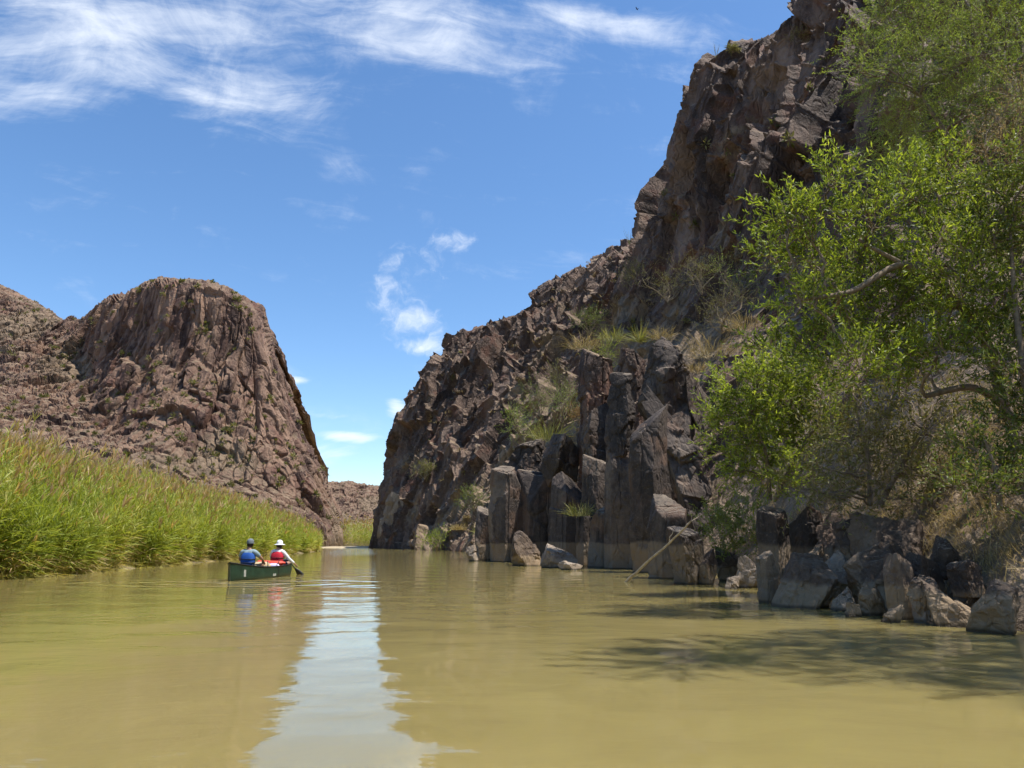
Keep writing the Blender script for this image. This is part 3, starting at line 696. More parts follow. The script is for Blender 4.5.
# ------------------------------------------------------------------ plants
M_BARK = plain("bark", (0.20, 0.155, 0.115), 0.9, 0.15, 0.35, 9.0, 0.01)
M_TWIG = plain("twig", (0.24, 0.185, 0.125), 0.9, 0.15, 0.3, 9.0)
G_A = [(0.0, (0.055, 0.075, 0.014)), (0.35, (0.15, 0.20, 0.032)), (0.7, (0.31, 0.38, 0.065)), (1.0, (0.48, 0.50, 0.15))]
M_WILLOW = leaf_material("willow_leaf", G_A, 0.55, 0.45)
M_MESQ = leaf_material("mesquite_leaf", [(0.0, (0.10, 0.15, 0.03)), (0.5, (0.26, 0.34, 0.08)), (1.0, (0.45, 0.50, 0.16))], 0.45, 0.3)
M_DARKLEAF = leaf_material("dark_leaf", [(0.0, (0.05, 0.075, 0.018)), (0.5, (0.14, 0.18, 0.04)), (1.0, (0.26, 0.30, 0.08))], 0.4, 0.35)
M_SAGE = leaf_material("sage_leaf", [(0.0, (0.10, 0.105, 0.04)), (0.5, (0.21, 0.20, 0.085)), (1.0, (0.35, 0.31, 0.15))], 0.35, 0.2)
M_DRY = leaf_material("dry_grass", [(0.0, (0.20, 0.15, 0.07)), (0.5, (0.34, 0.26, 0.12)), (1.0, (0.48, 0.38, 0.20))], 0.35, 0.2, (1.1, 1.05, .8))
M_TUFT = leaf_material("tuft_grass", [(0.0, (0.10, 0.115, 0.035)), (0.5, (0.21, 0.215, 0.075)), (1.0, (0.38, 0.33, 0.15))], 0.35, 0.2)
M_RUST = leaf_material("rust_twigs", [(0.0, (0.19, 0.10, 0.04)), (0.5, (0.32, 0.19, 0.07)), (1.0, (0.42, 0.30, 0.12))], 0.3, 0.2, (1.1, 1.0, .8))

def tube(pts, rads, n=7):
    pts = np.asarray(pts, float); k = len(pts); T = unit(np.gradient(pts, axis=0))
    ref = np.where(np.abs(T[:, 2:3]) > .9, np.array([[1., 0, 0]]), np.array([[0, 0, 1.]])); A = unit(np.cross(T, ref)); B = np.cross(T, A)
    an = np.arange(n) / n * 6.283
    V = pts[:, None] + (np.cos(an)[None, :, None] * A[:, None] + np.sin(an)[None, :, None] * B[:, None]) * np.asarray(rads)[:, None, None]
    i = np.arange(k * n).reshape(k, n); j = np.roll(i, -1, 1)
    Fq = np.stack([i[:-1], j[:-1], j[1:], i[1:]], -1).reshape(-1, 4)
    return V.reshape(-1, 3), Fq, np.zeros(k * n)
def wander(a, b, n, amp, sag=0.0, seed=0):
    r = np.random.default_rng(seed); a = np.asarray(a, float); b = np.asarray(b, float); t = np.linspace(0, 1, n)[:, None]
    L = np.linalg.norm(b - a); j = np.cumsum(r.normal(size=(n, 3)), 0); j = j - j[0] - (j[-1] - j[0]) * t
    P = a + (b - a) * t + j * amp * L / max(n, 1); P[:, 2] += sag * L * 4 * (t * (1 - t))[:, 0]
    return P
def diamonds(B, D, L, Wd, var):
    n = len(B); side = unit(np.cross(D, unit(rng.normal(size=(n, 3))))); nn = np.cross(D, side)
    V = np.zeros((n, 4, 3), np.float32); mid = B + D * (L * .45)[:, None] - nn * (.12 * L)[:, None]
    V[:, 0] = B; V[:, 1] = mid + side * (Wd / 2)[:, None]; V[:, 2] = B + D * L[:, None]; V[:, 3] = mid - side * (Wd / 2)[:, None]
    i = np.arange(n * 4).reshape(n, 4)
    return V.reshape(-1, 3), i, np.repeat(var, 4)
def leafy_clump(c, r, nspray, nleaf, slen, leaf, updir=(0, 0, .6), bias=0.0, squash=(1, 1, 1), spread=0.7, shell=0.5):
    """leaf sprays round a limb end; returns (leaf part, twig part)"""
    r3 = np.asarray(squash) * r
    u = unit(rng.normal(size=(nspray, 3))); rad = rng.random(nspray) ** shell
    O = np.asarray(c) + u * rad[:, None] * r3 * .8
    D = unit(u * .8 + np.asarray(updir) + rng.normal(0, .35, (nspray, 3)))
    L = slen * (.6 + .8 * rng.random(nspray))
    tw = ribbons(O - D * (L * .25)[:, None], D, L * 1.2, np.full(nspray, .010 + .004 * r), .08, np.full(nspray, .5), (1, .8, .3))
    q = np.repeat(np.arange(nspray), nleaf); m = len(q); t = np.tile(np.linspace(.05, 1, nleaf), nspray)
    C = O[q] + D[q] * (L[q] * t)[:, None]; C[:, 2] -= .08 * L[q] * t * t
    LD = unit(D[q] * .75 + rng.normal(0, spread, (m, 3)))
    cv = np.repeat(rng.normal(0, .12, nspray), nleaf)
    va = np.clip(.45 + bias + cv + rng.normal(0, .14, m) + .12 * (t - .4), 0, 1)
    return diamonds(C, LD, leaf[0] * (.7 + .6 * rng.random(m)), leaf[1] * (.8 + .4 * rng.random(m)), va), tw
def plant(name, label, cat, root, trunk_paths, clumps, leafmat, nspray, nleaf, slen, leaf, group=None, updir=(0, 0, .6), limb_r=.035, dead=0, part=('trunk', 'crown'), barkmat=None, squash=(1, 1, 1), spread=.7, bias=0., shell=.5):
    """thing > trunk (with its limbs), crown. trunk_paths: list of (points, r0, r1); clumps: list of (centre, radius)"""
    root = Vector(root); e = empty(name, root); tag(e, label, cat, group)
    wood = []; ends = []
    for pts, r0, r1 in trunk_paths:
        P = catmull(np.array([p[:] for p in pts], float), [6] * (len(pts) - 1))
        wood.append(tube(P, np.linspace(r0, r1, len(P)), 8)); ends.append(P)
    allp = np.concatenate(ends); parts = []
    for k, (c, r) in enumerate(clumps):
        c = np.array(c[:], float); d = np.linalg.norm(allp - c, axis=1) + .5 * np.maximum(0, allp[:, 2] - c[2]); a = allp[np.argmin(d)]
        P = wander(a, c, 9, .35, .05, seed=k + 3); wood.append(tube(P, np.linspace(limb_r * (.6 + .5 * r), limb_r * .25, 9), 6))
        for h in range(3):
            b = c + rng.normal(size=3) * r * .6; P2 = wander(P[5 + h], b, 6, .35, .05, seed=k * 7 + h); wood.append(tube(P2, np.linspace(limb_r * .4, limb_r * .12, 6), 5))
        lf, tw = leafy_clump(c, r, max(4, int(nspray * r * r)), nleaf, slen, leaf, updir, bias + rng.normal(0, .07), squash, spread, shell)
        parts.append(lf); parts.append((*tw, 1))
    V, Fq, A, M = merge(wood); mesh_obj(part[0], V, Fq, barkmat or M_BARK, e, True, loc=root).location = (0, 0, 0)
    V, Fq, A, M = merge(parts); mesh_obj(part[1], V, Fq, [leafmat, M_TWIG], e, False, {'var': A}, M, loc=root).location = (0, 0, 0)
    return e
def pc(lst, depth, jitter=.8):
    out = []
    for px, py, r in lst:
        d = depth + rng.uniform(-jitter, jitter); out.append((at(px, py, d), r / F * d))
    return out

# the big leaning tree over the right bank
D0 = 12.0
plant("riverside_tree", "large light green leafy tree leaning over the water from the right bank", "tree", at(1020, 450, 12.2),
      [([at(1020, 460, 12.2), at(1004, 405, 12.1), at(975, 388, 12), at(925, 396, 11.9)], .10, .04),
       ([at(1004, 405, 12.1), at(985, 340, 12), at(955, 300, 11.8), at(905, 265, 11.6), at(850, 292, 11.4), at(800, 300, 11.2)], .10, .03),
       ([at(955, 300, 11.8), at(935, 262, 12), at(945, 215, 12.3), at(930, 180, 12.5)], .06, .02),
       ([at(905, 265, 11.6), at(860, 240, 11.8), at(825, 205, 12)], .045, .015)],
      pc([(785, 215, 30), (832, 182, 30), (812, 225, 36), (868, 215, 38), (905, 190, 36), (940, 172, 36), (960, 215, 36), (925, 232, 38), (772, 258, 26), (810, 262, 36), (858, 262, 40), (900, 275, 40), (950, 262, 40),
          (800, 300, 30), (836, 318, 38), (880, 318, 42), (925, 315, 40), (965, 300, 36), (770, 345, 20), (812, 350, 34), (855, 362, 40), (900, 360, 40), (940, 355, 36), (990, 330, 34), (985, 260, 34), (985, 200, 30)], 11.8, 1.1),
      M_WILLOW, 190, 17, .46, (.10, .027), updir=(-.25, -.05, .75), limb_r=.035)
# bushy shrubs below it
plant("bank_shrub", "bushy green shrub on the right bank beside the grey outcrop, below the leaning tree", "shrub", at(770, 500, 15.5),
      [([at(770, 500, 15.5), at(765, 450, 15.3), at(750, 415, 15.2)], .05, .02), ([at(775, 500, 15.5), at(800, 450, 15.2), at(820, 420, 15)], .05, .02)],
      pc([(735, 392, 24), (760, 378, 28), (722, 418, 20), (755, 415, 32), (790, 400, 32), (785, 365, 26), (815, 385, 30), (780, 440, 32), (745, 445, 26), (815, 430, 34), (718, 440, 14), (765, 472, 28), (795, 478, 26), (735, 470, 18), (775, 400, 34)], 15.3, .7),
      M_WILLOW, 210, 15, .45, (.10, .03), updir=(-.3, 0, .6), limb_r=.03, bias=.05)
plant("bank_shrub", "olive tangled bush with bare twigs in the shade beneath the leaning tree", "shrub", at(870, 500, 13.5),
      [([at(870, 505, 13.5), at(868, 460, 13.4), at(860, 425, 13.3)], .05, .02), ([at(880, 505, 13.5), at(905, 460, 13.4), at(925, 430, 13.2)], .05, .02)],
      pc([(835, 440, 34), (865, 420, 36), (845, 475, 30), (890, 450, 34), (925, 430, 34), (880, 480, 30), (812, 470, 26), (915, 470, 32), (835, 498, 22), (905, 500, 24), (945, 480, 28), (800, 490, 20), (960, 440, 30), (870, 450, 36), (860, 385, 30), (900, 395, 32), (945, 400, 30)], 13.4, .6),
      M_SAGE, 105, 12, .5, (.10, .030), updir=(-.1, -.1, .2), limb_r=.03)
plant("bank_shrub", "dark green dense shrub at the right edge above the earth bank", "shrub", at(1030, 440, 10.5),
      [([at(1035, 450, 10.5), at(1025, 380, 10.6), at(1015, 300, 10.8), at(1010, 230, 11)], .07, .02)],
      pc([(1005, 190, 40), (1035, 160, 40), (990, 240, 34), (1020, 250, 45), (1005, 300, 38), (1040, 320, 45), (990, 350, 30), (1020, 370, 42), (1040, 420, 40), (1000, 415, 26), (1045, 220, 45)], 10.9, .6),
      M_DARKLEAF, 200, 14, .4, (.09, .028), limb_r=.03)
plant("bank_shrub", "low dark green shrub just above the earth bank at the right edge", "shrub", at(1000, 505, 10.3),
      [([at(1000, 510, 10.3), at(995, 470, 10.3), at(985, 440, 10.2)], .04, .015)],
      pc([(975, 450, 26), (1005, 465, 32), (1035, 480, 34), (960, 480, 22), (990, 490, 26)], 10.3, .4), M_DARKLEAF, 320, 12, .35, (.08, .025), limb_r=.025)
plant("bank_shrub", "small green shrub in the shaded hollow right of the outcrop, above the bank stones", "shrub", at(735, 560, 21),
      [([at(735, 562, 21), at(733, 545, 21), at(728, 530, 21)], .03, .015)], pc([(718, 536, 18), (740, 528, 20), (758, 542, 18), (732, 552, 16), (708, 520, 14), (725, 512, 16), (750, 510, 18)], 20.3, .5), M_DARKLEAF, 190, 12, .35, (.09, .03), limb_r=.02, bias=.3)
plant("mesquite_tree", "feathery pale green mesquite on the cliff ledge at the upper right corner", "tree", at(985, 225, 19),
      [([at(985, 240, 19), at(975, 190, 18.8), at(950, 140, 18.6), at(920, 95, 18.4)], .12, .04), ([at(975, 190, 18.8), at(1000, 130, 18.6), at(1010, 70, 18.5)], .09, .03)],
      pc([(862, 48, 22), (884, 8, 26), (872, 88, 16), (858, 66, 12), (893, 128, 20), (915, 170, 16), (905, 15, 40), (950, 10, 42), (1000, 20, 44), (890, 66, 30), (925, 60, 42), (970, 60, 44), (1015, 70, 44), (908, 108, 34), (950, 115, 42), (990, 110, 40), (900, 150, 28), (940, 160, 34), (925, 185, 22), (965, -40, 50), (1030, -30, 50), (1050, 30, 50), (915, -30, 40), (1045, 110, 40)], 18.6, 1.6),
      M_MESQ, 170, 26, .8, (.07, .018), updir=(-.15, 0, -.05), limb_r=.04, spread=.9)
plant("dry_bush", "straw coloured dry bush between the mesquite and the leaning tree", "bush", at(990, 230, 15.5),
      [([at(990, 235, 15.5), at(985, 200, 15.4), at(980, 160, 15.3)], .04, .015)],
      pc([(985, 150, 28), (1010, 130, 32), (960, 175, 24), (1000, 185, 30), (1020, 95, 28), (1035, 160, 34)], 15.3, .5), M_DRY, 200, 10, .5, (.07, .018), updir=(0, 0, .5), limb_r=.02)
plant("overhanging_tree", "thick green tree on the near right bank overhanging the water", "tree", (11.2, 8.0, 2.6),
      [([Vector((11.2, 8.0, 2.4)), Vector((10.6, 8.0, 5.0)), Vector((9.6, 8.0, 7.4)), Vector((8.2, 7.8, 9.2))], .17, .05), ([Vector((10.6, 8.0, 5.0)), Vector((10.4, 8.2, 7.2)), Vector((9.6, 8.0, 9.4))], .09, .03)],
      [(Vector(p), r) for p, r in [((5.4, 6.4, 9.4), .9), ((6.2, 7.1, 9.8), 1.1), ((7.0, 6.0, 9.0), 1.0), ((7.6, 7.5, 10.2), 1.2), ((8.4, 6.4, 9.4), 1.2), ((8.8, 8.0, 10.6), 1.1), ((9.6, 6.9, 9.4), 1.2), ((10.4, 7.9, 10.4), 1.1), ((7.4, 5.3, 8.2), .9), ((8.6, 5.4, 8.2), 1.0), ((9.8, 5.7, 8.6), 1.1)]],
      M_WILLOW, 110, 14, .5, (.11, .036), limb_r=.05)

# grass and scrub
def blades_clump(n, r, h, w, out=.5, droop=.35):
    az = rng.random(n) * 6.283; rr = r * np.sqrt(rng.random(n)); B = np.column_stack([np.cos(az) * rr, np.sin(az) * rr, np.zeros(n)])
    el = np.clip(rng.normal(1.0, .35, n), .15, 1.5); a2 = az + rng.normal(0, .6, n)
    D = np.column_stack([np.cos(a2) * np.cos(el) * out * 2, np.sin(a2) * np.cos(el) * out * 2, np.sin(el)])
    return ribbons(B, unit(D), h * (.3 + .85 * rng.random(n) ** 1.3), np.full(n, w), droop, np.clip(rng.normal(.5, .2, n), 0, 1))
def scrub(name, label, cat, px, py, depth, rpx, kind, group=None, hmul=1.0, seed=0, wide=1.0):
    """a small shrub, grass tuft or rosette standing with its foot at the given point"""
    b = at(px, py, depth); r = rpx / F * depth; e_w = max(.012, depth / F * .55)
    if kind == 'grass':
        p = blades_clump(int(210 * wide), r * .65 * wide, r * 1.3 * hmul, e_w * .75, .45, .4); m = M_DRY
    elif kind == 'greengrass':
        p = blades_clump(int(210 * wide), r * .65 * wide, r * 1.5 * hmul, e_w * .8, .5, .3); m = M_TUFT
    elif kind == 'rosette':
        p = blades_clump(150, r * .12, r * 1.1 * hmul, e_w * .9, 1.0, .08); m = M_TUFT
    elif kind == 'stalks':
        n = 13; az = rng.random(n) * 6.283; el = rng.normal(1.2, .16, n)
        D = np.column_stack([np.cos(az) * np.cos(el), np.sin(az) * np.cos(el), np.sin(el)])
        p = ribbons(np.zeros((n, 3)), D, r * 3 * hmul * (.6 + .5 * rng.random(n)), np.full(n, e_w * .55), -.02, rng.random(n) * .4); m = M_SAGE
    else:
        m = {'shrub': M_MESQ, 'sage': M_SAGE, 'rust': M_RUST, 'dark': M_DARKLEAF, 'bright': M_WILLOW}[kind]
        parts = []
        for k in range(7):
            c = np.array((rng.normal(0, .45) * r * wide, rng.normal(0, .4) * r, r * hmul * (.35 + .75 * rng.random())))
            lf, tw = leafy_clump(c, r * .55, 26, 9, r * .45, (max(.07, e_w * 2.2), max(.03, e_w * 1.0)), (0, 0, .5)); parts.append(lf); parts.append((*tw, 1))
            parts.append((*tube(wander((0, 0, -.1 * r), c, 6, .3, 0, k), np.linspace(.03 * r + .01, .008 * r + .004, 6), 5), 1))
        V, Fq, A, M = merge(parts)
        o = mesh_obj(name, V, Fq, [m, M_TWIG], None, False, {'var': A}, M); o.location = b
        return tag(o, label, cat, group)
    o = mesh_obj(name, *p[:2], m, None, False, {'var': p[2]}); o.location = b
    return tag(o, label, cat, group)
GS = "shrubs and tufts on the right-hand cliffs"
SCR = [
 ("sotol_clump", "spiky pale green rosette plant on the ledge above the capping block", "plant", 640, 342, 36, 24, 'rosette'),
 ("grass_tuft", "yellowish grass tuft left of the spiky rosette on the ledge", "grass", 612, 340, 37.5, 16, 'greengrass'),
 ("grass_tuft", "dry grass tuft right of the spiky rosette, above the grey outcrop", "grass", 662, 338, 36, 16, 'grass'),
 ("cliff_shrub", "pale green shrub on the steep slope right of the grassy ledge", "shrub", 722, 330, 38, 36, 'sage'),
 ("cliff_shrub", "smaller grey green shrub higher up the slope under the dark buttress", "shrub", 702, 292, 44, 28, 'sage'),
 ("cliff_shrub", "round light shrub at the top of the slope beside the buttress foot", "shrub", 738, 294, 41, 28, 'shrub'),
 ("grass_tuft", "patch of dry yellow grass on the slope under the pale green shrub", "grass", 712, 356, 32.5, 32, 'grass'),
 ("grass_tuft", "dry grass hanging just above the massive grey slab", "grass", 695, 372, 31, 16, 'grass'),
 ("cliff_shrub", "bright green shrub on the talus above the perched boulders", "shrub", 562, 424, 44, 30, 'shrub'),
 ("cliff_shrub", "dark green bush on the talus left of the bright green shrub", "shrub", 540, 414, 47, 24, 'dark'),
 ("cliff_shrub", "light green bush at the left end of the talus thicket", "shrub", 524, 438, 45, 22, 'shrub'),
 ("dry_bush", "rusty orange dead bush right of the bright green talus shrub", "bush", 578, 424, 43, 13, 'rust'),
 ("grass_tuft", "yellow grass tuft in front of the talus thicket", "grass", 548, 440, 42, 22, 'greengrass'),
 ("cliff_shrub", "grey green bush higher up the talus behind the bright green shrub", "shrub", 560, 394, 50, 20, 'sage'),
 ("grass_tuft", "green and straw grass tuft growing from the small block near the water", "grass", 579, 516, 31, 15, 'greengrass'),
 ("cliff_shrub", "dark green bush on the far talus left of the flat topped block", "shrub", 474, 510, 66, 15, 'dark'),
 ("cliff_shrub", "bright green bush at the far waterline beside the small pale rock", "shrub", 437, 549, 84, 14, 'bright'),
 ("cliff_shrub", "olive bush on the far talus above the waterline rocks", "shrub", 425, 478, 99, 11, 'sage'),
 ("cliff_shrub", "yellow green bush just left of the shaded narrow block", "shrub", 484, 534, 55, 12, 'greengrass'),
 ("grass_tuft", "dry grass low on the far talus above the green waterline bush", "grass", 458, 530, 72, 9, 'grass'),
 ("cliff_shrub", "yellow green shrub spreading on the slope left of the brown columns", "shrub", 600, 372, 46, 24, 'bright'),
 ("cliff_shrub", "pale sage bush on the slope between the dark buttress and the spiky rosette", "shrub", 668, 300, 50, 24, 'sage'),
 ("grass_tuft", "broad straw coloured grass clump above the brown columns", "grass", 585, 348, 44, 22, 'grass'),
 ("grass_tuft", "straw grass clump low on the slope between the two big slope shrubs", "grass", 745, 330, 37, 26, 'grass'),
 ("ocotillo", "wispy ocotillo stalks on the skyline beside the dark buttress", "plant", 663, 190, 76, 10, 'stalks'),
 ("ocotillo", "wispy ocotillo stalks lower on the skyline, over the ridge shoulder", "plant", 630, 246, 86, 8, 'stalks'),
 ("ocotillo", "thin stalks standing on the flat shelf of the dark buttress", "plant", 716, 58, 54, 7, 'stalks'),
 ("cliff_shrub", "tiny bush on the flat shelf of the dark buttress", "shrub", 733, 52, 54, 7, 'sage'),
 ("cliff_shrub", "grey shrub growing on the steep edge under the top of the frame", "shrub", 800, 45, 48, 16, 'sage'),
 ("cliff_shrub", "little grey shrub half way up the dark buttress edge", "shrub", 672, 200, 60, 9, 'sage'),
 ("cliff_shrub", "dull green shrub where the buttress meets the ridge", "shrub", 640, 288, 62, 18, 'sage'),
 ("cliff_shrub", "dark shrub in the gully left of the spiky rosette", "shrub", 590, 332, 50, 18, 'dark'),
]
for i, a in enumerate(SCR):
    scrub(*a, group=GS)
def loose_scrub():
    """desert scrub too far and too thick to count: the mountain slopes across the river"""
    parts = []
    dg = bpy.context.evaluated_depsgraph_get()
    for obn, n, rect in (("left_mountain", 900, (0, 260, 330, 520)), ("right_cliff", 420, (400, 60, 860, 545)), ("far_hill", 160, (335, 482, 400, 525))):
        ob = bpy.data.objects[obn]
        for k in range(n):
            px = rng.uniform(rect[0], rect[2]); py = rng.uniform(rect[1], rect[3]); d = ray(px, py)
            ok, loc, nor, _ = ob.ray_cast(Vector((0, 0, CAMZ)), d.normalized())
            if not ok or nor.z < (.25 if obn != "far_hill" else .05): continue
            if obn == "right_cliff" and loc.y < 26: continue
            r = rng.uniform(.35, 1.1) * (1.0 if obn == "left_mountain" else .55)
            m = 26; u = unit(rng.normal(size=(m, 3)) + np.array((0, 0, .7)))
            B = np.array(loc) + u * r * .35 * rng.random((m, 1))
            parts.append(diamonds(B, u, r * (.5 + .5 * rng.random(m)), np.full(m, r * .28), np.clip(rng.normal(rng.uniform(.1, .6), .12, m), 0, 1)))
    V, Fq, A, M = merge(parts)
    tag(mesh_obj("desert_scrub", V, Fq, M_SAGE, attrs={'var': A}), "sparse grey green desert scrub dotted over the rocky slopes", "scrub", kind='stuff')
bpy.context.view_layer.update(); loose_scrub()
def bank_grass():
    """dry grass and roots hanging over the shaded earth bank"""
    ob = bpy.data.objects["right_cliff"]; parts = []
    for k in range(1500):
        px = rng.uniform(700, 1024); py = rng.uniform(370, 575)
        if rng.random() < .35 and py < 430: continue
        ok, loc, nor, _ = ob.ray_cast(Vector((0, 0, CAMZ)), ray(px, py).normalized())
        if not ok or loc.y > 25: continue
        m = 34; az = rng.random(m) * 6.283
        D = unit(np.array(nor) * .9 + rng.normal(0, .45, (m, 3)) + np.array((0, 0, .35)))
        B = np.array(loc) + rng.normal(0, .09, (m, 3))
        parts.append(ribbons(B, D, .25 + .35 * rng.random(m), np.full(m, .010), 1.1, np.clip(rng.normal(.45 if rng.random() < .7 else .9, .18, m), 0, 1)))
    V, Fq, A, M = merge(parts)
    tag(mesh_obj("dry_grass", V, Fq, M_DRY, attrs={'var': A}), "dry grass and fine roots hanging over the shaded right bank", "grass", kind='stuff')
bank_grass()
def talus_grass():
    ob = bpy.data.objects["right_cliff"]; parts = []
    for k in range(1800):
        px = rng.uniform(430, 760); py = rng.uniform(250, 540)
        ok, loc, nor, _ = ob.ray_cast(Vector((0, 0, CAMZ)), ray(px, py).normalized())
        if not ok or nor.z < .45 or loc.y < 27: continue
        m = 16; D = unit(rng.normal(0, .45, (m, 3)) + np.array((0, 0, 1.0))); B = np.array(loc) + rng.normal(0, .25, (m, 3)) * (1, 1, .2)
        parts.append(ribbons(B, D, .3 + .4 * rng.random(m), np.full(m, loc.y / F * .5), .4, np.clip(rng.normal(.5, .25, m), 0, 1)))
    V, Fq, A, M = merge(parts)
    tag(mesh_obj("slope_grass", V, Fq, M_DRY, attrs={'var': A}), "thin straw coloured grass scattered over the talus ledges", "grass", kind='stuff')
talus_grass()
# driftwood pole leaning from the water onto the outcrop
def driftwood():
    a = on_water(626, 582); b = at(691, 521, a.y - 2.4); P = wander(a - (b - a) * .08, b, 14, .05, .0, 5)
    parts = [tube(P, np.linspace(.042, .020, 14), 8), tube(wander(P[12], P[12] + np.array((.35, .1, .25)), 5, .2, 0, 2), np.linspace(.018, .008, 5), 6), tube(wander(P[9], P[9] + np.array((.1, -.1, .3)), 5, .2, 0, 3), np.linspace(.016, .008, 5), 6)]
    V, Fq, A, M = merge(parts)
    tag(mesh_obj("driftwood_pole", V, Fq, plain("weathered_wood", (0.42, 0.34, 0.24), .85, .2, .3, 8), smooth=True, loc=a), "pale bare driftwood pole leaning from the water against the outcrop", "driftwood")
driftwood()

# ------------------------------------------------------------------ canoe, crew and gear
ST = on_water(229.5, 581.2); HEAD = math.atan2(-0.035, 1.0)       # stern at the water, heading down the reach
CL = 4.9
CO = Vector((ST.x, ST.y, 0)) + Matrix.Rotation(HEAD, 3, 'Z') @ Vector((0, CL / 2 - .05, 0))
M_HULL = plain("green_hull", (0.016, 0.043, 0.027), .42, .5, .35, 5.0); M_HULLIN = plain("hull_inside", (0.10, 0.12, 0.09), .6, .3, .2, 5.0)
M_BLACK = plain("black_trim", (0.018, 0.018, 0.018), .5, .4, .2); M_SCUFF = plain("pale_scuff", (0.35, 0.36, 0.33), .7, .3, .3, 20.0)
M_WHITE = plain("white_fabric", (0.75, 0.75, 0.76), .9, .1, .05); M_SKIN = plain("skin", (0.40, 0.23, 0.16), .55, .35, .08); M_SKIN2 = plain("skin_tanned", (0.34, 0.19, 0.12), .55, .35, .08)
M_BLUE = plain("blue_vest", (0.018, 0.075, 0.29), .75, .2, .15); M_RED = plain("red_vest", (0.42, 0.018, 0.035), .75, .2, .15); M_GREYBLUE = plain("grey_blue_shirt", (0.25, 0.33, 0.37), .9, .1, .1)
M_GREYCAP = plain("grey_cap", (0.16, 0.18, 0.20), .9, .1, .15); M_HAIR = plain("dark_hair", (0.018, 0.013, 0.011), .6, .3, .2, 30); M_KHAKI = plain("khaki", (0.34, 0.27, 0.17), .9, .1, .1)
M_ORANGE = plain("orange_red_bag", (0.62, 0.06, 0.03), .5, .35, .1); M_LILAC = plain("lilac_bag", (0.55, 0.50, 0.66), .6, .3, .08); M_TAN = plain("tan_bag", (0.50, 0.38, 0.22), .7, .3, .1); M_EYE = plain("eye_white", (.8, .8, .78), .3, .5, .02); M_NAVY = plain("navy_shorts", (0.03, 0.04, 0.07), .9, .1, .1)
M_WOOD = plain("paddle_wood", (0.40, 0.20, 0.07), .45, .5, .2, 12)

def half_beam(t): return .455 * max(0.0, 1 - abs(t) ** 2.6) ** .8 + .012
def sheer(t): return .305 + .17 * abs(t) ** 2.6
def canoe():
    e = empty("canoe", CO, HEAD); tag(e, "dark green open canoe carrying two paddlers near the reeds", "canoe")
    n, m = 61, 21
    def loft(off, zoff):
        V = np.zeros((n, m, 3))
        for i in range(n):
            t = -1 + 2 * i / (n - 1); b = max(half_beam(t) - off, .004); z1 = sheer(t); z0 = -.11 + .06 * abs(t) ** 4 + zoff
            end = .10 * abs(t) ** 6 * (1 if t > 0 else -1)
            for j in range(m):
                a = -1 + 2 * j / (m - 1); s = abs(a)
                x = b * math.copysign(min(1.0, 1.06 * math.sin(min(1, s * 1.15) * math.pi / 2) ** .8), a) if s else 0
                h = s ** 2.8
                z = z0 + (z1 - z0) * h
                V[i, j] = (x, t * CL / 2 * (.985) + end * (h - .5), z)
        return V
    Fq = grid_faces(n, m)
    o = mesh_obj("hull", loft(0, 0).reshape(-1, 3), Fq[:, ::-1], M_HULL, e, True)
    i2 = mesh_obj("liner", loft(.018, .016).reshape(-1, 3), Fq, M_HULLIN, e, True)
    Vh = loft(0, 0)
    for sd in (0, m - 1):
        g = Vh[:, sd] + np.array((0, 0, .005)); mesh_obj("gunwale", *tube(g, np.full(n, .017), 8)[:2], M_BLACK, e, True)
    for sg in (-1, 1):      # end decks
        ks = [i for i in range(n) if (-1 + 2 * i / (n - 1)) * sg > .82]
        V = []
        for i in ks:
            L, Rr = Vh[i, 0], Vh[i, m - 1]
            for q in (0, .5, 1): V.append(L * (1 - q) + Rr * q + np.array((0, 0, .012 + .02 * (q == .5))))
        mesh_obj("end_deck", V, grid_faces(len(ks), 3), M_BLACK, e, True)
    def board(name, y, w, z, mat, th=.022):
        b = half_beam(y / (CL / 2)) - .02
        bm = bmesh.new(); bmesh.ops.create_cube(bm, size=1); bmesh.ops.scale(bm, vec=(2 * b, w, th), verts=bm.verts); bmesh.ops.translate(bm, vec=(0, y, z), verts=bm.verts)
        bmesh.ops.bevel(bm, geom=bm.edges[:], offset=.006, segments=2, affect='EDGES'); bm_obj(name, bm, mat, e)
    board("seat", -1.28, .26, .175, M_BLACK); board("seat", 1.12, .26, .16, M_BLACK); board("thwart", -.35, .06, .27, M_WOOD); board("yoke", .15, .09, .27, M_WOOD)
    # dark webbing strap over the right side amidships
    k0 = int(n * .50); P = []
    for i in (k0, k0 + 1):
        for j in range(m // 2 + 2, m):
            q = Vh[i, j].copy(); q[0] += .006; P.append(q)
    P = np.array(P).reshape(2, -1, 3); mesh_obj("strap", P.reshape(-1, 3), grid_faces(*P.shape[:2])[:, ::-1], M_BLACK, e, True)
    # pale scuffed patches on the plastic, and the pale registration patch by the stern
    for (i0, i1, j0, j1) in ((5, 7, 17, 20), (25, 29, 17, 19)):
        P = Vh[i0:i1, j0:j1].copy(); P[..., 0] += .004
        mesh_obj("scuff", P.reshape(-1, 3), grid_faces(*P.shape[:2])[:, ::-1], M_SCUFF, e, True)
    return e
canoe()
def local(p): return CO + Matrix.Rotation(HEAD, 3, 'Z') @ Vector(p)

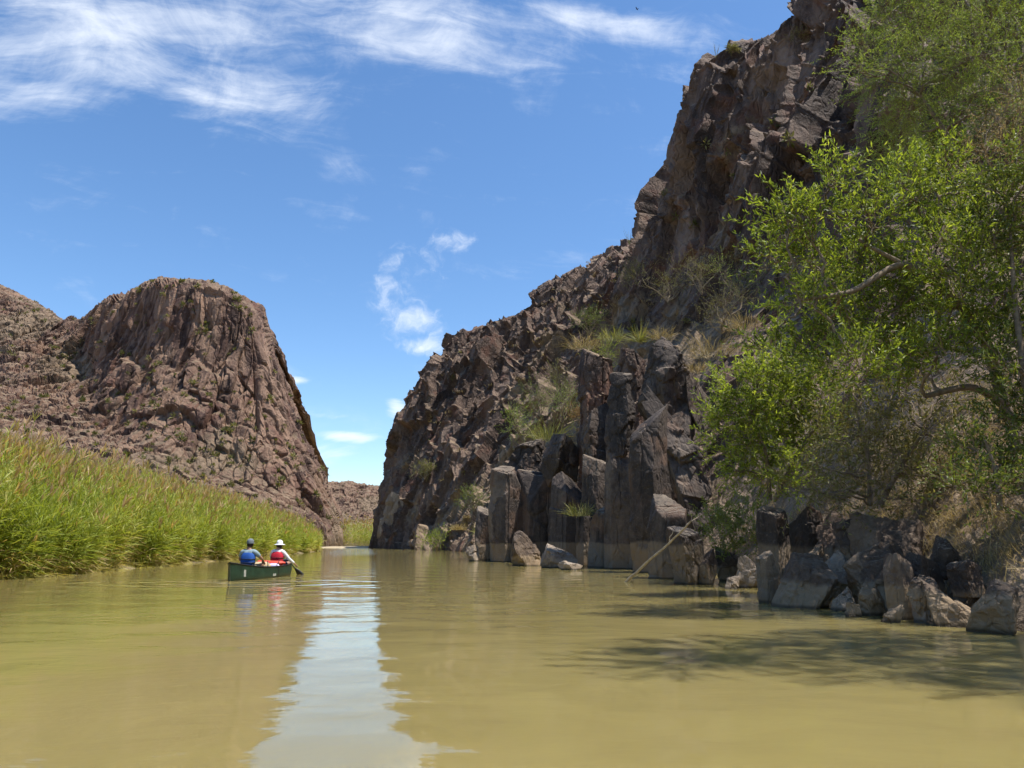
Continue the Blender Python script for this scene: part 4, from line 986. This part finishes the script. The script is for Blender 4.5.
def skin_mesh(name, pts, edges, rad, mat, parent, sub=2, root=0):
    me = bpy.data.meshes.new(name); me.from_pydata(pts, edges, []); o = bpy.data.objects.new(name, me); COL.objects.link(o)
    sk = o.modifiers.new("s", 'SKIN'); sk.use_smooth_shade = True; sk.branch_smoothing = .4
    for i, r_ in enumerate(rad):
        v = me.skin_vertices[0].data[i]; v.radius = r_ if isinstance(r_, tuple) else (r_, r_); v.use_root = (i == root)
    sb = o.modifiers.new("b", 'SUBSURF'); sb.levels = sub; sb.render_levels = sub
    dg = bpy.context.evaluated_depsgraph_get(); me2 = bpy.data.meshes.new_from_object(o.evaluated_get(dg)); bpy.data.objects.remove(o)
    me2.name = name; me2.materials.clear(); me2.materials.append(mat)
    me2.polygons.foreach_set('use_smooth', np.ones(len(me2.polygons), bool))
    n = bpy.data.objects.new(name, me2); COL.objects.link(n); n.parent = parent
    return n
def lathe(prof, n=24, sx=1, sy=1):
    an = np.arange(n) / n * 6.2832; V = np.array([[(r * math.cos(a) * sx, r * math.sin(a) * sy, z) for a in an] for r, z in prof]); k = len(prof)
    i = np.arange(k * n).reshape(k, n); j = np.roll(i, -1, 1)
    return V.reshape(-1, 3), np.stack([i[:-1], j[:-1], j[1:], i[1:]], -1).reshape(-1, 4)
def person(label, at_local, J, skin, shirt, vest, hatmat, sleeve, bottoms, brim, hair_long=False, group=None, legs_skin=False):
    e = empty("person", local(at_local), HEAD); tag(e, label, "person", group)
    names = list(J); pos = [J[k] for k in names]; ix = {k: i for i, k in enumerate(names)}
    Rr = {'pelvis': .125, 'belly': (.14, .105), 'chest': (.155, .11), 'collar': .075, 'neck': .052, 'skull': (.078, .09), 'crown': (.066, .078), 'nose': .016}
    E = [('pelvis', 'belly'), ('belly', 'chest'), ('chest', 'collar'), ('collar', 'neck'), ('neck', 'skull'), ('skull', 'crown'), ('skull', 'nose')]
    rad = {k: Rr[k] for k in Rr}
    for sd in 'LR':
        E += [('collar', 'sh' + sd), ('sh' + sd, 'el' + sd), ('el' + sd, 'wr' + sd), ('wr' + sd, 'hand' + sd), ('pelvis', 'hip' + sd), ('hip' + sd, 'knee' + sd), ('knee' + sd, 'ank' + sd), ('ank' + sd, 'toe' + sd)]
        rad.update({'sh' + sd: .062, 'el' + sd: .043, 'wr' + sd: .028, 'hand' + sd: (.038, .020), 'hip' + sd: .092, 'knee' + sd: .060, 'ank' + sd: .038, 'toe' + sd: .034})
    pos = [tuple(p) for p in pos]; edges = [(ix[a], ix[b]) for a, b in E]; radl = [rad[k] for k in names]
    for sd in 'LR':         # four curled fingers and a thumb
        h = np.array(J['hand' + sd]); w = np.array(J['wr' + sd]); d = unit(h - w); side = unit(np.cross(d, (0, 0, 1.0))); dn = np.cross(side, d); dn = dn if dn[2] < 0 else -dn
        for k, (o_, ln) in enumerate(((-.027, .062), (-.009, .072), (.009, .068), (.027, .054))):
            a = h + side * o_ + d * .035; b = a + d * ln * .5 + dn * .012; c = b + dn * ln * .5 + d * .006
            i0 = len(pos); pos += [tuple(a), tuple(b), tuple(c)]; radl += [.0095, .009, .008]; edges += [(ix['hand' + sd], i0), (i0, i0 + 1), (i0 + 1, i0 + 2)]
        tsd = -1 if sd == 'R' else 1
        a = h + side * .036 * tsd - d * .01; b = a + side * .02 * tsd + d * .03 + dn * .015; i0 = len(pos); pos += [tuple(a), tuple(b)]; radl += [.0105, .009]; edges += [(ix['hand' + sd], i0), (i0, i0 + 1)]
    skin_mesh("body", pos, edges, radl, skin, e, 2, ix['pelvis'])
    def cover(name, keys, pad, mat, over=None):
        over = over or {}; kk = list(keys); id_ = {k: i for i, k in enumerate(kk)}
        P = [tuple(over.get(k, J[k])) for k in kk]; r = []
        for k in kk:
            q = rad[k]; r.append(tuple(x + pad for x in q) if isinstance(q, tuple) else (q + pad, q + pad))
        ed = [(id_[a], id_[b]) for a, b in E if a in id_ and b in id_]
        return skin_mesh(name, P, ed, r, mat, e, 2, 0)
    lerp = lambda a, b, t: tuple(np.array(J[a]) * (1 - t) + np.array(J[b]) * t)
    if sleeve == 'long': cover("shirt", ['pelvis', 'belly', 'chest', 'collar', 'shL', 'shR', 'elL', 'elR', 'wrL', 'wrR'], .016, shirt, {'wrL': lerp('elL', 'wrL', .9), 'wrR': lerp('elR', 'wrR', .9)})
    else: cover("shirt", ['pelvis', 'belly', 'chest', 'collar', 'shL', 'shR', 'elL', 'elR'], .017, shirt, {'elL': lerp('shL', 'elL', .72), 'elR': lerp('shR', 'elR', .72)})
    cover("shorts", ['pelvis', 'hipL', 'hipR', 'kneeL', 'kneeR'], .016, bottoms, {'kneeL': lerp('hipL', 'kneeL', .8), 'kneeR': lerp('hipR', 'kneeR', .8)})
    # buoyancy vest: a padded shell round the torso, open under the arms
    c0, c1 = np.array(J['pelvis']) + (0, 0, .06), np.array(J['collar']) + (0, 0, -.03)
    prof = [(0, .150, .120), (.06, .185, .150), (.3, .195, .158), (.55, .200, .160), (.8, .180, .145), (.93, .135, .115), (1.0, .095, .085)]
    n = 28; V = []
    for t, rx, ry in prof:
        c = c0 * (1 - t) + c1 * t
        for q in range(n):
            a = q / n * 6.2832; ca, sa = math.cos(a), math.sin(a)
            V.append((c[0] + rx * math.copysign(abs(ca) ** .75, ca), c[1] + ry * math.copysign(abs(sa) ** .75, sa), c[2]))
    i = np.arange(len(prof) * n).reshape(len(prof), n); j = np.roll(i, -1, 1)
    vo = mesh_obj("life_vest", V, np.stack([i[:-1], j[:-1], j[1:], i[1:]], -1).reshape(-1, 4), vest, e, True)
    for zt in (.25, .5):   # waist webbing
        c = c0 * (1 - zt) + c1 * zt; P = np.array([(c[0] + .203 * math.copysign(abs(math.cos(a)) ** .75, math.cos(a)), c[1] + .166 * math.copysign(abs(math.sin(a)) ** .75, math.sin(a)), c[2]) for a in np.linspace(0, 6.2832, 30)])
        mesh_obj("vest_strap", *tube(P, np.full(30, .010), 5)[:2], M_BLACK, vo, True)
    sk_ = np.array(J['skull']); cr = np.array(J['crown'])
    hV, hF = lathe([(.104, -.02), (.106, .03), (.096, .075), (.065, .108), (.02, .122), (0.001, .123)], 24, .92, 1.08)
    o = mesh_obj("hat", hV + sk_ * .4 + cr * .6, hF, hatmat, e, True)
    if brim == 'round': bV, bF = lathe([(.100, 0), (.14, -.006), (.185, -.022), (.187, -.018), (.14, -.001), (.100, .006)], 28, .95, 1.08)
    else:
        bV, bF = lathe([(.09, 0), (.12, 0), (.13, -.004), (.12, -.008), (.09, -.008)], 28, .95, 1.05); bV[:, 1] = np.where(bV[:, 1] > 0, bV[:, 1] * 1.55, bV[:, 1] * .8)
    mesh_obj("hat_brim", bV + sk_ * .4 + cr * .6 + (0, 0, -.012), bF, hatmat, o, True)
    hb, hf = lathe([(.02, -.12 if hair_long else -.075), (.075, -.10 if hair_long else -.07), (.098, -.03), (.101, .02), (.09, .05)], 20, .92, 1.0)
    hb[:, 1] = np.where(hb[:, 1] > .03, .03 + (hb[:, 1] - .03) * .1, hb[:, 1]); mesh_obj("hair", hb + sk_, hf, M_HAIR, e, True)
    fw = unit(np.array(J['nose']) - sk_); rt = unit(np.cross(fw, (0, 0, 1)))
    for s_ in (-1, 1):
        bm = bmesh.new(); bmesh.ops.create_uvsphere(bm, u_segments=10, v_segments=8, radius=.012); bmesh.ops.translate(bm, vec=Vector(sk_ + fw * .078 + rt * .032 * s_ + np.array((0, 0, .025))), verts=bm.verts); bm_obj("eye", bm, M_EYE, e, True)
        ev, ef = lathe([(.002, -.03), (.012, -.02), (.016, 0.005), (.012, .022), (.002, .03)], 10, .6, 1.1); mesh_obj("ear", ev + sk_ + rt * .088 * s_, ef, skin, e, True)
    bm = bmesh.new(); bmesh.ops.create_uvsphere(bm, u_segments=10, v_segments=6, radius=.02); bmesh.ops.scale(bm, vec=(1.1, .4, .3), verts=bm.verts); bmesh.ops.translate(bm, vec=Vector(sk_ + fw * .082 + np.array((0, 0, -.04))), verts=bm.verts); bm_obj("mouth", bm, plain("lips", (.36, .14, .11), .5, .3, .05), e, True)
    return e
JM = dict(pelvis=(0, 0, .09), belly=(0, .0, .27), chest=(0, .03, .45), collar=(0, .05, .585), neck=(0, .06, .655), skull=(.01, .085, .765), crown=(.01, .085, .83), nose=(.015, .19, .755),
          shL=(-.185, .04, .545), elL=(-.30, .16, .33), wrL=(-.16, .37, .30), handL=(-.10, .42, .30), shR=(.185, .05, .545), elR=(.33, .20, .36), wrR=(.30, .44, .28), handR=(.29, .50, .25),
          hipL=(-.10, .04, .08), kneeL=(-.25, .42, .20), ankL=(-.18, .60, -.18), toeL=(-.18, .72, -.24), hipR=(.10, .04, .08), kneeR=(.27, .42, .20), ankR=(.20, .60, -.18), toeR=(.20, .72, -.24))
JW = dict(JM); JW.update(skull=(.02, .11, .745), crown=(.025, .12, .81), nose=(.07, .205, .72), shL=(-.165, .05, .53), shR=(.165, .06, .53), elR=(.33, .17, .31), wrR=(.47, .34, .16), handR=(.50, .39, .12), elL=(-.26, .20, .35), wrL=(.05, .40, .40), handL=(.10, .42, .39), neck=(.005, .08, .645))
person("paddler in blue life vest and grey cap seated at the canoe's stern", (0.02, -1.28, .195), JM, M_SKIN2, M_GREYBLUE, M_BLUE, M_GREYCAP, 'short', M_KHAKI, 'cap')
person("paddler in red life vest, white hat and long white sleeves, seated ahead", (0.02, 1.12, .18), JW, M_SKIN, M_WHITE, M_RED, M_WHITE, 'long', M_NAVY, 'round', True)
def paddle(label, top, tip, shaftmat):
    a, b = np.array(local(top)), np.array(local(tip)); d = unit(b - a); L = np.linalg.norm(b - a)
    e = empty("paddle", Vector(a)); tag(e, label, "paddle")
    mesh_obj("shaft", *tube(np.linspace(a, b - d * .42, 8), np.full(8, .016), 8)[:2], shaftmat, e, True, loc=a).location = (0, 0, 0)
    s_ = unit(np.cross(d, (0.3, 1, 0))); n_ = np.cross(d, s_); V = []
    pr = [(0, .016), (.08, .05), (.2, .092), (.36, .098), (.46, .08), (.5, .03)]
    for t, w in pr:
        c = b - d * (.5 - t)
        for u_, v_ in ((-1, 0), (-.3, 1), (.3, 1), (1, 0), (.3, -1), (-.3, -1)): V.append(c + s_ * w * u_ + n_ * .010 * v_)
    k = len(pr); i = np.arange(k * 6).reshape(k, 6); j = np.roll(i, -1, 1)
    mesh_obj("blade", V, np.stack([i[:-1], j[:-1], j[1:], i[1:]], -1).reshape(-1, 4), M_BLACK, e, True, loc=a).location = (0, 0, 0)
    g = np.array((.055, 0, 0)); mesh_obj("grip", *tube(np.array([a - s_ * .05, a - s_ * .02, a + s_ * .02, a + s_ * .05]), [.012, .018, .018, .012], 8)[:2], M_BLACK, e, True, loc=a).location = (0, 0, 0)
paddle("dark paddle held out to the right by the paddler in white sleeves", (.12, 1.54, .58), (.74, 1.80, -.16), M_BLACK)
paddle("wooden paddle laid inside the canoe in front of the paddler in blue", (.27, -.80, .44), (-.16, .50, .20), M_WOOD)
def bag(name, label, p, L, r, mat, rot, flat=.75, strapmat=M_BLACK):
    e = empty(name, local(p), HEAD + rot); tag(e, label, "bag")
    prof = [(0.001, 0), (r * .8, .01), (r, .05), (r * 1.03, L * .4), (r, L * .75), (r * .85, L * .88), (r * .45, L * .95), (r * .4, L), (0.001, L + .005)]
    V, Fq = lathe(prof, 20); V = V[:, [2, 0, 1]] - np.array((L / 2, 0, 0)); V[:, 2] *= flat; V[:, 1] += .012 * np.sin(V[:, 0] * 23); V[:, 2] += r * flat + .01 * np.sin(V[:, 0] * 17 + 1)
    mesh_obj("sack", V, Fq, mat, e, True)
    an = np.linspace(0, 6.2832, 20); P = np.stack([np.full(20, L * .30), np.cos(an) * r * 1.05, np.sin(an) * r * 1.05 * flat + r * flat], 1); mesh_obj("strap", *tube(P, np.full(20, .011), 5)[:2], strapmat, e, True)
bag("dry_bag", "bright orange red dry bag lying across the canoe behind the red vest", (.06, .52, .30), .84, .135, M_ORANGE, .1, .62)
bag("dry_bag", "pale lilac bag tucked low against the right side below the orange red bag", (.24, .20, .21), .40, .11, M_LILAC, .25, .8)
bag("dry_bag", "tan canvas bag standing between the blue vest and the orange red bag", (.08, -.30, .18), .5, .15, M_TAN, .5, .9)
# cooler load hidden low amidships keeps the gear off the floor
def gear_box():
    e = empty("cooler", local((0, .35, -.075)), HEAD); tag(e, "white cooler box stowed low amidships under the dry bags", "cooler")
    for nm, z, h, w, m in (("box_body", .12, .22, .48, M_WHITE), ("lid", .243, .035, .50, M_GREYCAP)):
        bm = bmesh.new(); bmesh.ops.create_cube(bm, size=1); bmesh.ops.scale(bm, vec=(w, .78, h), verts=bm.verts); bmesh.ops.translate(bm, vec=(0, 0, z), verts=bm.verts); bmesh.ops.bevel(bm, geom=bm.edges[:], offset=.012, segments=2, affect='EDGES'); bm_obj(nm, bm, m, e)
gear_box()

# a bird far up by the cloud
def bird():
    p = at(637, 9, 90); e = empty("bird", p, 1.0); e.scale = (.6, .6, .6); tag(e, "tiny dark bird soaring high beside the cloud streak", "bird")
    V, Fq = lathe([(0.001, -.22), (.05, -.14), (.075, 0), (.06, .12), (.04, .18), (.035, .23), (.001, .30)], 12); V = V[:, [0, 2, 1]]; 
    mesh_obj("body", V, Fq, M_HAIR, e, True)
    for s_ in (-1, 1):
        P = [(0, .10, .02), (0, -.10, .02), (.35 * s_, .15, .10), (.35 * s_, -.07, .09), (.62 * s_, .06, .13), (.62 * s_, -.06, .12)]
        V = np.array([(x, y, z + dz) for dz in (.008, -.008) for x, y, z in P]); f = [(0, 1, 3, 2), (2, 3, 5, 4), (6, 8, 9, 7), (8, 10, 11, 9), (0, 2, 8, 6), (2, 4, 10, 8), (1, 7, 9, 3), (3, 9, 11, 5), (4, 5, 11, 10)]
        mesh_obj("wing", V, np.array(f), M_HAIR, e, False)
    V = np.array([(x, y, dz) for dz in (.006, -.006) for x, y in ((-.03, -.18), (.03, -.18), (.09, -.40), (-.09, -.40))]); mesh_obj("tail", V, np.array([(0, 1, 2, 3), (4, 7, 6, 5), (0, 4, 5, 1), (1, 5, 6, 2), (2, 6, 7, 3), (3, 7, 4, 0)]), M_HAIR, e)
bird()
#@@END
